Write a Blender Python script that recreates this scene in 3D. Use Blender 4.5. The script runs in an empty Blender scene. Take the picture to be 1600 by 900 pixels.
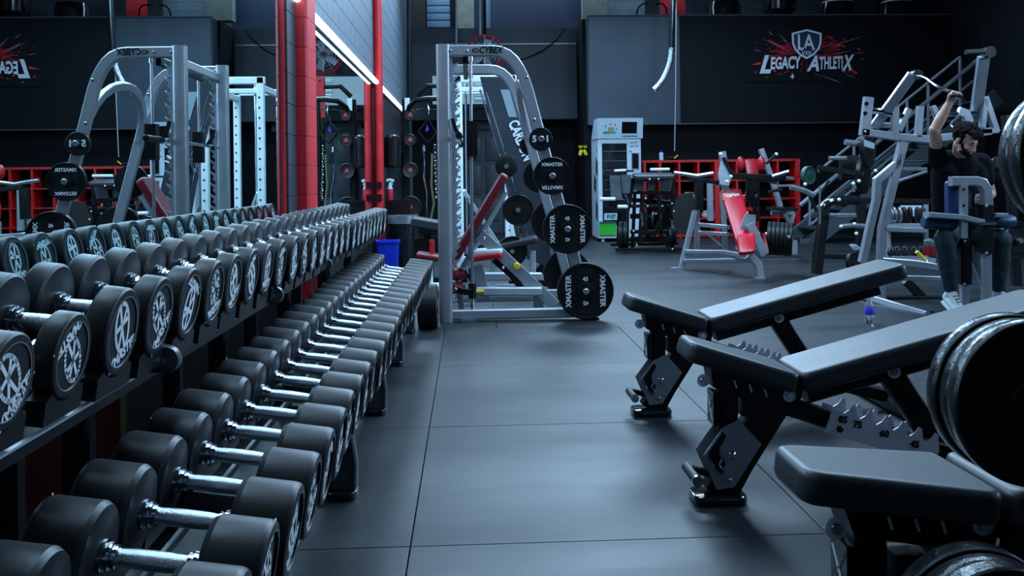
import bpy, bmesh, math, random
from mathutils import Vector, Matrix
V = Vector; PI = math.pi; S = math.sin; K = math.cos; Rd = math.radians
random.seed(7)
SC = bpy.context.scene
# ------------------------------------------------------------------ camera
F = 1400.0; CX = 800.0; CY = 279.2; H = 1.13
yaw = math.atan(67/F); roll = 0.012
C0 = V((0, 0, H))
fw = V((S(yaw), K(yaw), 0)); rt = V((K(yaw), -S(yaw), 0)); upv = V((0, 0, 1))
RR = rt*K(roll) - upv*S(roll); UU = upv*K(roll) + rt*S(roll)
cam_d = bpy.data.cameras.new('camera'); cam = bpy.data.objects.new('camera', cam_d)
SC.collection.objects.link(cam); SC.camera = cam
cam_d.sensor_width = 36; cam_d.lens = F/1600*36; cam_d.shift_y = -(450-CY)/1600
cam_d.clip_start = .05; cam_d.clip_end = 100
cam.matrix_world = Matrix(((RR.x, UU.x, -fw.x, C0.x), (RR.y, UU.y, -fw.y, C0.y), (RR.z, UU.z, -fw.z, C0.z), (0, 0, 0, 1)))
# ------------------------------------------------------------------ world and light
SC.view_settings.view_transform = 'Standard'; SC.view_settings.look = 'None'
SC.view_settings.gamma = 1; SC.view_settings.exposure = 0.0; SC.view_settings.use_curve_mapping = False
w = bpy.data.worlds.new('world'); SC.world = w; w.use_nodes = True
w.node_tree.nodes['Background'].inputs[0].default_value = (.10, .16, .24, 1)
w.node_tree.nodes['Background'].inputs[1].default_value = .03
def area(name, loc, size, power, col=(.48, .73, 1), rot=(0, 0, 0)):
    d = bpy.data.lights.new(name, 'AREA'); d.shape = 'RECTANGLE'; d.size, d.size_y = size
    d.energy = power; d.color = col
    o = bpy.data.objects.new(name, d); SC.collection.objects.link(o); o.location = loc; o.rotation_euler = rot
    return o
area('ceiling_light_far', (1.6, 14.9, 5.7), (5.5, 1.4), 840, rot=(Rd(-38), 0, 0))
area('ceiling_light_middle', (1.6, 9.0, 5.7), (2.4, 2.4), 380)
area('ceiling_light_near', (.6, 5.8, 5.7), (1.0, 1.6), 70)
area('ceiling_light_rack', (-.9, 3.4, 5.7), (.5, 3.0), 95)
area('added_fill_right', (3.9, 7.2, 5.6), (1.2, 3.0), 330, rot=(0, Rd(30), 0))  # added fill from the right, lifts the dumbbell print and bench pads
area('added_side_fill', (8.9, 4.6, 3.4), (8.0, .35), 480, rot=(Rd(90), 0, Rd(90)))  # unseen low fill added to brighten the aisle faces of the dumbbells
area('ceiling_light_loft', (1.5, 18.9, 5.85), (6.0, .6), 110)
# ------------------------------------------------------------------ helpers
def ray(x, y): return fw + RR*((x-CX)/F) + UU*((CY-y)/F)
def W(x, y, Y): d = ray(x, y); return C0 + d*(Y/d.y)            # point on the plane at depth Y
def FL(x, y, z=0): d = ray(x, y); return C0 + d*((z-H)/d.z)     # point at height z
def WX(x, y, X): d = ray(x, y); return C0 + d*(X/d.x)
def PW(pts): return [W(*p) for p in pts]
class MB:
    def __init__(s): s.v = []; s.f = []
    def add(s, vs, fs):
        n = len(s.v); s.v += [tuple(p) for p in vs]; s.f += [tuple(i+n for i in f) for f in fs]; return s
    def box(s, c, size, M=None):
        c = V(c); h = [q/2 for q in size]; vs = []
        for x in (-1, 1):
            for y in (-1, 1):
                for z in (-1, 1):
                    p = V((x*h[0], y*h[1], z*h[2])); vs.append(c + (M @ p if M else p))
        return s.add(vs, [(0, 1, 3, 2), (4, 6, 7, 5), (0, 4, 5, 1), (2, 3, 7, 6), (0, 2, 6, 4), (1, 5, 7, 3)])
    def b2(s, a, b):
        return s.box([(a[i]+b[i])/2 for i in range(3)], [abs(b[i]-a[i]) for i in range(3)])
    def sweep(s, path, prof, up=(0, 1, 0), closed=False):
        path = [V(p) for p in path]; n = len(path); m = len(prof); up = V(up); vs = []
        for i in range(n):
            if closed: t = path[(i+1) % n]-path[i-1]; k = 1
            elif i == 0: t = path[1]-path[0]; k = 1
            elif i == n-1: t = path[-1]-path[-2]; k = 1
            else:
                a = (path[i]-path[i-1]).normalized(); b = (path[i+1]-path[i]).normalized(); t = a+b
                k = 1/max(.5, t.length/2)
            t.normalize(); sd = t.cross(up)
            if sd.length < .05: sd = t.cross(V((1, 0, 0)) if abs(t.x) < .9 else V((0, 0, 1)))
            sd.normalize(); nn = sd.cross(t)
            for (x, y) in prof: vs.append(path[i] + sd*x*k + nn*y)
        fs = []
        for i in range(n if closed else n-1):
            for j in range(m):
                a = i*m+j; b = i*m+(j+1) % m; i2 = (i+1) % n
                fs.append((a, b, i2*m+(j+1) % m, i2*m+j))
        if not closed: fs += [tuple(range(m)), tuple(range((n-1)*m, n*m))]
        return s.add(vs, fs)
    def bar(s, path, w, d, up=(0, 1, 0), ch=.18):       # w: across, d: along 'up'
        a, b = w/2, d/2; c = min(a, b)*ch*1.5
        return s.sweep(path, [(-a+c, -b), (a-c, -b), (a, -b+c), (a, b-c), (a-c, b), (-a+c, b), (-a, b-c), (-a, -b+c)], up)
    def tube(s, path, r, n=10, closed=False):
        return s.sweep(path, [(r*K(2*PI*i/n), r*S(2*PI*i/n)) for i in range(n)], (.13, .2, .97), closed)
    def lathe(s, o, ax, prof, n=24, cap=True):                     # prof: (radius, height)
        o = V(o); ax = V(ax).normalized(); a = ax.cross(V((0, 0, 1)) if abs(ax.z) < .9 else V((1, 0, 0))).normalized(); b = ax.cross(a)
        vs = []; fs = []; rings = []
        for (r, h) in prof:
            if r < 1e-6: rings.append([len(vs)]); vs.append(o+ax*h)
            else:
                rings.append(list(range(len(vs), len(vs)+n)))
                vs += [o+ax*h+(a*K(2*PI*i/n)+b*S(2*PI*i/n))*r for i in range(n)]
        for p, q in zip(rings, rings[1:]):
            for i in range(n):
                j = (i+1) % n
                if len(p) == 1 and len(q) == 1: continue
                if len(p) == 1: fs.append((p[0], q[i], q[j]))
                elif len(q) == 1: fs.append((p[i], q[0], p[j]))
                else: fs.append((p[i], q[i], q[j], p[j]))
        if cap and len(rings[0]) > 1: fs.append(tuple(rings[0]))
        if cap and len(rings[-1]) > 1: fs.append(tuple(rings[-1]))
        return s.add(vs, fs)
    def cyl(s, a, b, r, n=16, ch=0):
        a = V(a); b = V(b); L = (b-a).length
        if ch: return s.lathe(a, b-a, [(0, 0), (r-ch, 0), (r, ch), (r, L-ch), (r-ch, L), (0, L)], n)
        return s.lathe(a, b-a, [(0, 0), (r, 0), (r, L), (0, L)], n)
    def prism(s, pts, vec):
        pts = [V(p) for p in pts]; n = len(pts); vec = V(vec)
        return s.add(pts+[p+vec for p in pts], [tuple(range(n)), tuple(range(n, 2*n))]+[(i, (i+1) % n, n+(i+1) % n, n+i) for i in range(n)])
    def slab(s, poly, th, r, M):                         # rounded-edge slab, poly in local xy (ccw), M 4x4
        n = len(poly); nrm = []
        for i in range(n):
            a = V(poly[i])-V(poly[i-1]); b = V(poly[(i+1) % n])-V(poly[i]); a.normalize(); b.normalize()
            na = V((a.y, -a.x)); nb = V((b.y, -b.x)); q = na+nb; q = q/max(.3, q.length_squared/2); nrm.append(q)
        vs = []; fs = []
        lv = [(0, r), (r*.3, r*.3), (r, 0), (th-r, 0), (th-r*.3, r*.3), (th, r)]
        for (z, i_) in lv:
            for i in range(n): p = V(poly[i])-nrm[i]*i_; vs.append(M @ V((p.x, p.y, z)))
        for l in range(5):
            for i in range(n): j = (i+1) % n; fs.append((l*n+i, l*n+j, l*n+n+j, l*n+n+i))
        fs += [tuple(range(n)), tuple(range(5*n, 6*n))]
        return s.add(vs, fs)
    def ball(s, c, r, n=16, m=10, M=None):
        c = V(c); r = (r, r, r) if not hasattr(r, '__len__') else r; vs = [];
        for i in range(m+1):
            th = PI*i/m
            for j in range(n):
                p = V((r[0]*S(th)*K(2*PI*j/n), r[1]*S(th)*S(2*PI*j/n), r[2]*K(th)))
                vs.append(c+(M @ p if M else p))
        return s.add(vs, [(i*n+j, i*n+(j+1) % n, (i+1)*n+(j+1) % n, (i+1)*n+j) for i in range(m) for j in range(n)])
    def mesh(s, name, mat, off=V((0, 0, 0)), smooth=35):
        me = bpy.data.meshes.new(name); me.from_pydata([V(p)-off for p in s.v], [], s.f)
        bm = bmesh.new(); bm.from_mesh(me); bmesh.ops.remove_doubles(bm, verts=bm.verts, dist=1e-5)
        bmesh.ops.recalc_face_normals(bm, faces=bm.faces); bm.to_mesh(me); bm.free()
        if smooth:
            me.polygons.foreach_set('use_smooth', [True]*len(me.polygons)); me.set_sharp_from_angle(angle=Rd(smooth))
        me.materials.append(mat); return me
    def build(s, name, mat, parent=None, smooth=35):
        off = V((0, 0, 0)); p = parent
        while p is not None: off = off+p.location; p = p.parent
        o = bpy.data.objects.new(name, s.mesh(name, mat, off, smooth)); SC.collection.objects.link(o)
        if parent: o.parent = parent
        return o
def thing(name, label, cat, loc=(0, 0, 0), group=None):
    o = bpy.data.objects.new(name, None); SC.collection.objects.link(o); o.location = loc; o.empty_display_size = .1
    return tag(o, label, cat, group)
def tag(o, label, cat, group=None):
    o['label'] = label; o['category'] = cat
    if group: o['group'] = group
    return o
def solo(o, label, cat, group=None):                     # a thing that is one mesh: origin to its base
    vs = [v.co for v in o.data.vertices]; b = V((sum(v.x for v in vs)/len(vs), sum(v.y for v in vs)/len(vs), min(v.z for v in vs)))
    o.data.transform(Matrix.Translation(-b)); o.location = b
    return tag(o, label, cat, group)
def struct(o): o['kind'] = 'structure'; return o
def inst(name, me, parent=None, loc=(0, 0, 0), rot=(0, 0, 0), scale=(1, 1, 1)):
    o = bpy.data.objects.new(name, me); SC.collection.objects.link(o)
    if parent: o.parent = parent
    o.location = loc; o.rotation_euler = rot; o.scale = scale; return o
def dup(o, parent=None):
    c = o.copy(); SC.collection.objects.link(c); c.parent = parent
    for ch in list(o.children): dup(ch, c)
    return c
# ------------------------------------------------------------------ materials
def mat(name, col, rough=.5, metal=0, var=0, vs=8, bump=0, bs=60, spec=.5, emit=None, es=1, coat=0, trans=0):
    m = bpy.data.materials.new(name); m.use_nodes = True; nt = m.node_tree; b = nt.nodes['Principled BSDF']
    b.inputs['Base Color'].default_value = (*col, 1); b.inputs['Roughness'].default_value = rough
    b.inputs['Metallic'].default_value = metal; b.inputs['Specular IOR Level'].default_value = spec
    b.inputs['Coat Weight'].default_value = coat; b.inputs['Transmission Weight'].default_value = trans
    if emit: b.inputs['Emission Color'].default_value = (*emit, 1); b.inputs['Emission Strength'].default_value = es
    tc = nt.nodes.new('ShaderNodeTexCoord')
    if var:
        n = nt.nodes.new('ShaderNodeTexNoise'); n.inputs['Scale'].default_value = vs; n.inputs['Detail'].default_value = 5
        r = nt.nodes.new('ShaderNodeValToRGB'); r.color_ramp.elements[0].position = .3; r.color_ramp.elements[1].position = .72
        r.color_ramp.elements[0].color = (*[c*(1-var) for c in col], 1); r.color_ramp.elements[1].color = (*[min(1, c*(1+var)) for c in col], 1)
        nt.links.new(tc.outputs['Object'], n.inputs['Vector']); nt.links.new(n.outputs[0], r.inputs[0]); nt.links.new(r.outputs[0], b.inputs['Base Color'])
        q = nt.nodes.new('ShaderNodeMapRange'); q.inputs[3].default_value = rough*.85; q.inputs[4].default_value = min(1, rough*1.2)
        nt.links.new(n.outputs[0], q.inputs[0]); nt.links.new(q.outputs[0], b.inputs['Roughness'])
    if bump:
        n2 = nt.nodes.new('ShaderNodeTexNoise'); n2.inputs['Scale'].default_value = bs; n2.inputs['Detail'].default_value = 3
        bp = nt.nodes.new('ShaderNodeBump'); bp.inputs['Strength'].default_value = bump; bp.inputs['Distance'].default_value = .004
        nt.links.new(tc.outputs['Object'], n2.inputs['Vector']); nt.links.new(n2.outputs[0], bp.inputs['Height']); nt.links.new(bp.outputs[0], b.inputs['Normal'])
    return m
M_ureth = mat('black_urethane', (.0065, .009, .012), .46, var=.12, vs=12, bump=.05, bs=120, spec=.4)
M_urethf = mat('urethane_face', (.012, .013, .015), .5)
M_print = mat('white_print', (.80, .86, .92), .5)
M_printd = mat('grey_print', (.16, .18, .2), .5)
M_chrome = mat('chrome', (.62, .68, .76), .12, 1)
M_knurl = mat('knurled_chrome', (.55, .6, .68), .24, 1, bump=.3, bs=500)
M_black = mat('black_powder_coat', (.004, .005, .006), .4, var=.2, bump=.04, bs=200, spec=.3)
M_gloss = mat('gloss_black', (.008, .009, .011), .14, coat=.4)
M_silver = mat('silver_powder_coat', (.33, .36, .41), .34, .4, var=.1, vs=5)
M_silverl = mat('light_silver_paint', (.44, .50, .56), .38, .3, var=.08, vs=5)
M_white = mat('white_powder_coat', (.72, .83, .86), .4, var=.05)
M_steel = mat('brushed_steel', (.5, .54, .6), .28, .9, var=.1, vs=30)
M_vinyl = mat('black_vinyl', (.018, .023, .029), .46, var=.12, vs=6, bump=.12, bs=260, spec=.65)
M_vside = mat('black_vinyl_side', (.014, .016, .018), .5, bump=.1, bs=260)
M_red = mat('red_vinyl', (.50, .006, .02), .34, var=.12, vs=7, bump=.06, bs=200)
M_maroon = mat('maroon_vinyl', (.17, .012, .022), .35, var=.15, vs=7)
M_redp = mat('red_paint', (.55, .010, .018), .45, var=.18, vs=6, bump=.1, bs=40)
M_cubby = mat('red_laminate', (.62, .01, .012), .4)
M_blue = mat('blue_plastic', (.006, .03, .55), .4)
M_navy = mat('navy_vinyl', (.022, .045, .13), .4, var=.1)
M_rubber = mat('black_rubber', (.010, .011, .012), .55, bump=.1, bs=90)
M_plate = mat('cast_black_plate', (.006, .007, .008), .42, var=.3, vs=20, bump=.1, bs=90, spec=.3)
M_platerim = mat('worn_plate_rim', (.05, .053, .058), .24, .55, var=.5, vs=30, bump=.5, bs=70)
M_yellow = mat('yellow_plastic', (.75, .6, .01), .4)
M_green = mat('green_plastic', (.03, .5, .03), .45)
M_dgreen = mat('dark_green_rubber', (.03, .09, .07), .5)
M_wallb = mat('blue_black_wall_paint', (.020, .030, .044), .55, var=.22, vs=1.3, bump=.05, bs=30)
M_wallk = mat('black_wall_paint', (.0035, .005, .0075), .75, var=.2, vs=1.5, spec=.2)
M_panel = mat('slate_panel_paint', (.026, .040, .060), .5, var=.2, vs=1.2)
M_block = mat('blue_grey_block_paint', (.085, .115, .145), .5, var=.14, vs=3, bump=.35, bs=60)
M_mortar = mat('block_joint', (.05, .075, .10), .8)
M_ceil = mat('dark_ceiling', (.02, .025, .03), .8, var=.2)
M_mirror = mat('mirror_glass', (.72, .88, .88), .003, 1)
M_led = mat('led_diffuser', (1, 1, 1), .4, emit=(.66, .84, 1), es=5)
M_skin = mat('skin', (.50, .29, .22), .5, var=.1, vs=12)
M_hair = mat('dark_brown_hair', (.012, .007, .006), .85, var=.5, vs=60, bump=.3, bs=140, spec=.08)
M_shirt = mat('black_cotton', (.004, .005, .008), .95, spec=.1, var=.3, vs=14, bump=.3, bs=40)
M_pants = mat('dark_teal_cotton', (.010, .030, .040), .8, var=.3, vs=10, bump=.3, bs=30)
M_shoe = mat('white_mesh', (.6, .68, .7), .6, bump=.3, bs=150)
M_glass = mat('smoked_glass', (.01, .014, .018), .06, spec=.7)
M_screen = mat('dark_screen', (.004, .005, .006), .12)
M_clear = mat('clear_plastic', (.75, .85, .98), .08, trans=.85)
M_violet = mat('violet_label', (.08, .05, .75), .4)
M_foil = mat('silver_foil', (.8, .86, .92), .2, 1, bump=1, bs=70)
M_olive = mat('olive_strap', (.12, .13, .05), .7)
M_brown = mat('dark_brown_paint', (.03, .02, .018), .7)
M_beige = mat('beige_paint', (.22, .23, .19), .7, var=.2)
M_pink = mat('red_badge', (.75, .07, .07), .4)
M_cool = mat('pale_blue_plastic', (.42, .62, .7), .4)
M_vend = mat('vending_white', (.60, .74, .84), .4)
M_grn = mat('vending_print_teal', (.05, .5, .36), .5)
M_slate = mat('slate_grey_panel', (.075, .095, .115), .5)
M_eye = mat('eye_shadow', (.10, .06, .05), .4)
M_panel2 = mat('pale_slate_plate', (.26, .34, .40), .5)
M_shutter = mat('roller_shutter', (.16, .26, .38), .4, var=.1)
M_liquid = mat('red_liquid_label', (.55, .02, .06), .4, var=.3, vs=60)
# text as flat print
_tc = {}
def text_mesh(txt, size, m, bold=0, shear=0, ext=.0006, align='CENTER'):
    key = (txt, size, m.name, bold, shear, align)
    if key in _tc: return _tc[key]
    c = bpy.data.curves.new('lettering', 'FONT'); c.body = txt; c.size = size; c.align_x = align; c.align_y = 'CENTER'
    c.offset = bold; c.shear = shear; c.extrude = ext; c.resolution_u = 3
    o = bpy.data.objects.new('lettering_source', c); SC.collection.objects.link(o)
    bpy.context.view_layer.update()
    me = bpy.data.meshes.new_from_object(o.evaluated_get(bpy.context.evaluated_depsgraph_get()))
    bpy.data.objects.remove(o); bpy.data.curves.remove(c); me.name = 'lettering'
    me.materials.clear(); me.materials.append(m); _tc[key] = me; return me
def frame(o, x, y):                                     # 4x4 with local x,y axes and z = x cross y
    x = V(x).normalized(); y = V(y); y = (y-x*y.dot(x)).normalized(); z = x.cross(y)
    return Matrix(((x.x, y.x, z.x, o[0]), (x.y, y.y, z.y, o[1]), (x.z, y.z, z.z, o[2]), (0, 0, 0, 1)))
def put_text(txt, size, m, pos, xdir, ydir, parent=None, name='lettering', fit=None, **k):
    me = text_mesh(txt, size, m, **k)
    o = inst(name, me, parent); M = frame(pos, xdir, ydir)
    if fit:
        xs = [v.co.x for v in me.vertices]; ys = [v.co.y for v in me.vertices]
        M = M @ Matrix.Diagonal((fit[0]/(max(xs)-min(xs)), fit[1]/(max(ys)-min(ys)), 1, 1)) @ Matrix.Translation((-(max(xs)+min(xs))/2, -(max(ys)+min(ys))/2, 0))
    off = V((0, 0, 0)); p = parent
    while p is not None: off = off+p.location; p = p.parent
    o.matrix_basis = Matrix.Translation(-off) @ M
    return o
def rrect(w, h, r, n=4, cx=0, cy=0):
    out = []
    for (sx, sy, a0) in ((1, -1, -90), (1, 1, 0), (-1, 1, 90), (-1, -1, 180)):
        for i in range(n+1):
            a = Rd(a0+90*i/n); out.append((cx+sx*(w/2-r)+r*K(a), cy+sy*(h/2-r)+r*S(a)))
    return out
def bolts(parent, pts, ax, r=.012, m=None, name='bolt'):
    for p in pts:
        MB().lathe(p, ax, [(0, 0), (r, 0), (r, r*.4), (r*.6, r*.75), (0, r*.8)], 10).build(name, m or M_chrome, parent)
# ------------------------------------------------------------------ the setting
MX = -1.224                                             # plane of the left wall mirror
fl = struct(MB().b2((-1.6, -2.5, -.05), (9.5, 21, -.02)).build('floor', M_wallk))
fm = bpy.data.materials.new('rubber_flooring'); fm.use_nodes = True; nt = fm.node_tree; bs = nt.nodes['Principled BSDF']
tc = nt.nodes.new('ShaderNodeTexCoord'); n1 = nt.nodes.new('ShaderNodeTexNoise'); n1.inputs['Scale'].default_value = 1.1; n1.inputs['Detail'].default_value = 6; n1.inputs['Roughness'].default_value = .62
n2 = nt.nodes.new('ShaderNodeTexNoise'); n2.inputs['Scale'].default_value = 170; n2.inputs['Detail'].default_value = 2
cr = nt.nodes.new('ShaderNodeValToRGB'); cr.color_ramp.elements[0].position = .3; cr.color_ramp.elements[1].position = .75
cr.color_ramp.elements[0].color = (.006, .009, .012, 1); cr.color_ramp.elements[1].color = (.014, .020, .026, 1)
mr = nt.nodes.new('ShaderNodeMapRange'); mr.inputs[1].default_value = .3; mr.inputs[2].default_value = .7; mr.inputs[3].default_value = .40; mr.inputs[4].default_value = .58
bp = nt.nodes.new('ShaderNodeBump'); bp.inputs['Strength'].default_value = .25; bp.inputs['Distance'].default_value = .0015
L = nt.links.new
mp = nt.nodes.new('ShaderNodeMapping'); mp.inputs['Scale'].default_value = (.45, 1.5, 1)
geo = nt.nodes.new('ShaderNodeNewGeometry'); L(geo.outputs['Position'], mp.inputs[0]); L(mp.outputs[0], n1.inputs['Vector']); L(tc.outputs['Object'], n2.inputs['Vector']); L(n1.outputs[0], cr.inputs[0]); L(cr.outputs[0], bs.inputs['Base Color'])
L(n1.outputs[0], mr.inputs[0]); L(mr.outputs[0], bs.inputs['Roughness']); L(n2.outputs[0], bp.inputs['Height']); L(bp.outputs[0], bs.inputs['Normal'])
bs.inputs['Specular IOR Level'].default_value = .42
mw, ml = 1.31, 1.33
mat_me = MB().slab([(.0015, .0015), (mw-.0015, .0015), (mw-.0015, ml-.0015), (.0015, ml-.0015)], .02, .002, Matrix.Identity(4)).mesh('rubber_mat', fm, smooth=0)
for r in range(-3, 14):
    for c in range(-2, 8):
        sh = [0, .0, .62, .3, 0][r % 5] if r > 2 else 0
        x0 = -.195+mw*(c+sh); y0 = 2.775+ml*r
        if x0+mw < -1.5 or y0 < -2: continue
        inst('rubber_mat', mat_me, fl, (x0, y0, -.02+random.uniform(-.0006, .0006)))
struct(MB().b2((-1.6, -2.5, 6.0), (9.5, 21, 6.1)).build('ceiling', M_ceil))
wl = struct(MB().b2((-1.5, -2.5, -.05), (MX-.02, 20.2, 6)).build('wall_left', M_wallk))
struct(MB().b2((9.3, -2.5, 0), (9.5, 21, 6)).build('wall_right', M_wallk))
struct(MB().b2((-1.5, -2.6, 0), (9.5, -2.5, 6)).build('wall_behind_camera', M_wallk))
# painted blocks of the left wall above the mirror
wb = MB().b2((MX-.02, 6.2, 2.36), (MX-.004, 20.0, 5.6)).build('block_joints', M_mortar, wl)
blk = MB().slab(rrect(.404, .204, .004, 1), .03, .003, frame((0, 0, 0), (0, 1, 0), (0, 0, 1))).mesh('concrete_block', M_block, smooth=0)
for r in range(13):
    for k in range(36):
        y = 6.6+.408*k+(.204 if r % 2 else 0); z = 2.47+.208*r
        if y < 19.9 and (z-H)/y < .215: inst('concrete_block', blk, wl, (MX-.02, y, z))
# back walls: left recess with a double door, slate panels above it
YL, YLf = 18.6, 18.2
a = W(600, 300, YL); zt = W(780, 44, YLf).z; zb = W(780, 187, YLf).z; xr = W(917, 100, YLf).x
wbk = struct(MB().b2((-1.5, YL, 0), (4.2, YL+.15, zb+.3)).build('wall_back', M_wallk))
pb = struct(MB().b2((-1.22, YLf, zb), (xr, YL, zt)).build('trim_1', M_panel))
zs = W(780, 69, YLf).z
MB().b2((-1.22, YLf-.012, zs+.01), (W(722, 60, YLf).x, YLf, zt-.01)).build('panel', M_wallb, pb)
MB().b2((W(722, 60, YLf).x+.01, YLf-.012, zs+.01), (xr-.02, YLf, zt-.01)).build('panel', M_panel, pb)
MB().b2((-1.22, YLf-.012, zb+.01), (xr-.02, YLf, zs-.01)).build('panel', M_panel, pb)
MB().b2((W(703, 60, YLf).x, YLf-.03, zs-.008), (xr-.02, YLf-.012, zs+.008)).build('conduit', M_silver, pb)
# right box that carries the club sign
YR = 16.8
x0 = W(919, 100, YR).x; x1 = W(1498, 40, YR).x; zt2 = W(1100, 24, YR).z; zb2 = W(1000, 194, YR).z
bx = struct(MB().b2((x0, YR, zb2), (x1, YR+1.6, zt2)).build('trim_2', M_wallb))
xm = W(1062, 100, YR).x
MB().b2((x0+.02, YR-.02, zb2+.01), (xm-.01, YR, zt2-.02)).build('panel', M_panel, bx)
MB().b2((xm+.01, YR-.02, zb2+.01), (x1-.02, YR, zt2-.02)).build('panel', M_wallk, bx)
MB().tube([(x0, YR-.02, zb2), (x0, YR-.02, zt2), (x1, YR-.02, zt2)], .018, 6).build('edge_strip', M_mortar, bx)
MB().b2((x0, YR-.03, zb2-.012), (x1, YR-.01, zb2+.006)).build('edge_strip', M_mortar, bx)
struct(MB().b2((x0-.05, YR+.25, 0), (9.3, YR+.4, zb2+.05)).build('wall_back_right', M_wallk))
x2 = W(1515, 60, YR).x; z2 = W(1510, 47, YR).z
struct(MB().b2((x1, YR+.05, zb2), (x2, YR+1.6, z2)).build('trim_3', M_wallk))
x3 = W(1536, 60, YR).x; z3 = W(1570, 34, YR-1).z
struct(MB().b2((x3, YR-1, 1.9), (9.3, YR+.25, z3)).build('trim_4', M_wallk))
struct(MB().b2((xr+.0, YR+.4, 0), (x0-.05, YL, zt)).build('wall_return', M_wallk))
# loft level behind the boxes
YU = 20.0
wu = struct(MB().b2((-1.5, YU, 2.5), (9.5, YU+.15, 6)).build('wall_loft', M_mortar))
bl2 = MB().slab(rrect(.604, .204, .004, 1), .03, .003, frame((0, 0, 0), (1, 0, 0), (0, 0, 1))).mesh('concrete_block', M_block, smooth=0)
for r in range(8):
    for k in range(14):
        inst('concrete_block', bl2, wu, (3.0+.608*k+(.304 if r % 2 else 0)-.3, YU+.02, 3.95+.208*r))
struct(MB().b2((-1.2, 18.5, zt-.2), (3.0, 20, zt-.1)).build('trim_5', M_wallk))
sh = thing('roller_shutter', 'pale blue roller shutter above the left slate panels', 'shutter', W(685, 45, 19.6))
for i in range(7):
    za = W(685, 44-11.5*(i+1), 19.6).z; zb_ = W(685, 44-11.5*i, 19.6).z
    MB().slab(rrect(W(703, 30, 19.6).x-W(667, 30, 19.6).x, zb_*0+abs(za-zb_)-.02, .01, 1), .04, .01, frame(((W(703, 30, 19.6).x+W(667, 30, 19.6).x)/2, 19.6, (za+zb_)/2), (1, 0, 0), (0, 0, 1))).build('slat', M_shutter, sh)
def tallbox(name, px0, px1, y0, y1, Y, d, m, label, cat):
    a = W(px0, y1, Y); b = W(px1, y0, Y)
    return tag(MB().b2((a.x, Y, a.z), (b.x, Y+d, b.z)).build(name, m), label, cat)
def post(name, px0, px1, y1, Y, d, m, kind=True):
    a = W(px0, y1, Y); b = W(px1, y1, Y)
    o = MB().b2((a.x, Y, a.z), (b.x, Y+d, 6)).build(name, m)
    struct(o); return o
post('trim_6', 626, 664, 46, 19.3, .3, M_brown)
post('trim_7', 706, 711, 46, 19.3, .1, M_wallk)
post('trim_8', 715, 741, 46, 19.7, .05, M_beige)
post('trim_9', 760, 767, 46, 19.7, .05, M_shutter)
post('trim_10', 768, 909, 46, 19.5, .2, mat('navy_paint', (.012, .022, .05), .6))
post('trim_11', 911, 949, 30, 19.0, .3, M_beige)
post('trim_12', 1037, 1071, 24, 19.3, .3, M_redp)
post('trim_13', 1420, 1452, 26, 18.9, .3, M_wallk)
post('trim_14', 1523, 1543, 200, 16.3, .2, M_wallb)
# double door
dx0 = W(726, 300, YL).x; dx1 = W(845, 300, YL).x; dzt = W(780, 203, YL).z
M_door = mat('door_paint', (.03, .045, .06), .5, var=.1)
for n_, (p, q) in enumerate(((dx0, (dx0+dx1)/2-.005), ((dx0+dx1)/2+.005, dx1))):
    d = struct(MB().b2((p, YL-.05, .01), (q, YL, dzt)).build('door_%d' % (n_+1), M_door))
    wd = q-p
    for cx_ in (.27, .73):
        for (z0, z1) in ((.12, .34), (.38, .66), (.70, .93)):
            MB().slab(rrect(wd*.34, dzt*(z1-z0), .01, 1), .025, .012, frame((p+wd*cx_, YL-.05, dzt*(z0+z1)/2), (1, 0, 0), (0, 0, 1))).build('door_panel', M_door, d)
    hx = (q-.06) if n_ == 0 else (p+.06)
    MB().b2((hx-.025, YL-.09, .98), (hx+.025, YL-.075, 1.13)).build('door_plate', M_steel, d)
# sign above the door
sg = thing('wall_sign', 'dark sign with white lettering above the double door', 'sign', W(748, 200, YL-.1))
a = W(712, 203, YL-.1); b = W(850, 170, YL-.1)
MB().b2((a.x, YL-.12, a.z), (b.x, YL-.05, b.z)).build('board', M_wallb, sg)
p0 = W(733, 184, YL-.13); p1 = W(772, 184, YL-.13)
put_text('CARDIO', .2, M_white, ((p0.x+p1.x)/2+.2, YL-.13, p0.z), (1, 0, 0), (0, 0, 1), sg, fit=(.85, .13), bold=.006)
# ------------------------------------------------------------------ mirrors, pillar, light strip, column
def mirror(y0, y1, z0, z1, label, nm='wall_mirror'):
    m = thing(nm, label, 'mirror', (MX, (y0+y1)/2, z0))
    MB().b2((MX-.012, y0, z0), (MX, y1, z1)).build('glass', M_mirror, m, 0)
    return m
YP0, YP1, YC = 6.3, 6.67, 11.55
YM = 5.98
mirror(-1.5, YM, .62, 4.9, 'large wall mirror behind the near half of the dumbbell rack')
mirror(YP1, YC, .62, 2.36, 'narrower wall mirror between the block pillar and the slim red column')
pl = struct(MB().b2((MX-.02, YP0+.01, 0), (-1.135, YP1-.01, 6)).build('trim_15', M_mortar))
pblk = MB().slab([(-.012, 0), (.10, 0), (.115, .012), (.115, .35), (.10, .365), (-.012, .365)], .2035, .0025, Matrix.Identity(4)).mesh('concrete_block', M_redp, smooth=0)
for r in range(29): inst('concrete_block', pblk, pl, (MX-.006, YP0, .0+.2065*r))
ls = thing('light_strip', 'glowing white LED batten along the top of the left mirrors', 'lamp', (MX, 8, 2.38))
MXL = MX+.002
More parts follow.
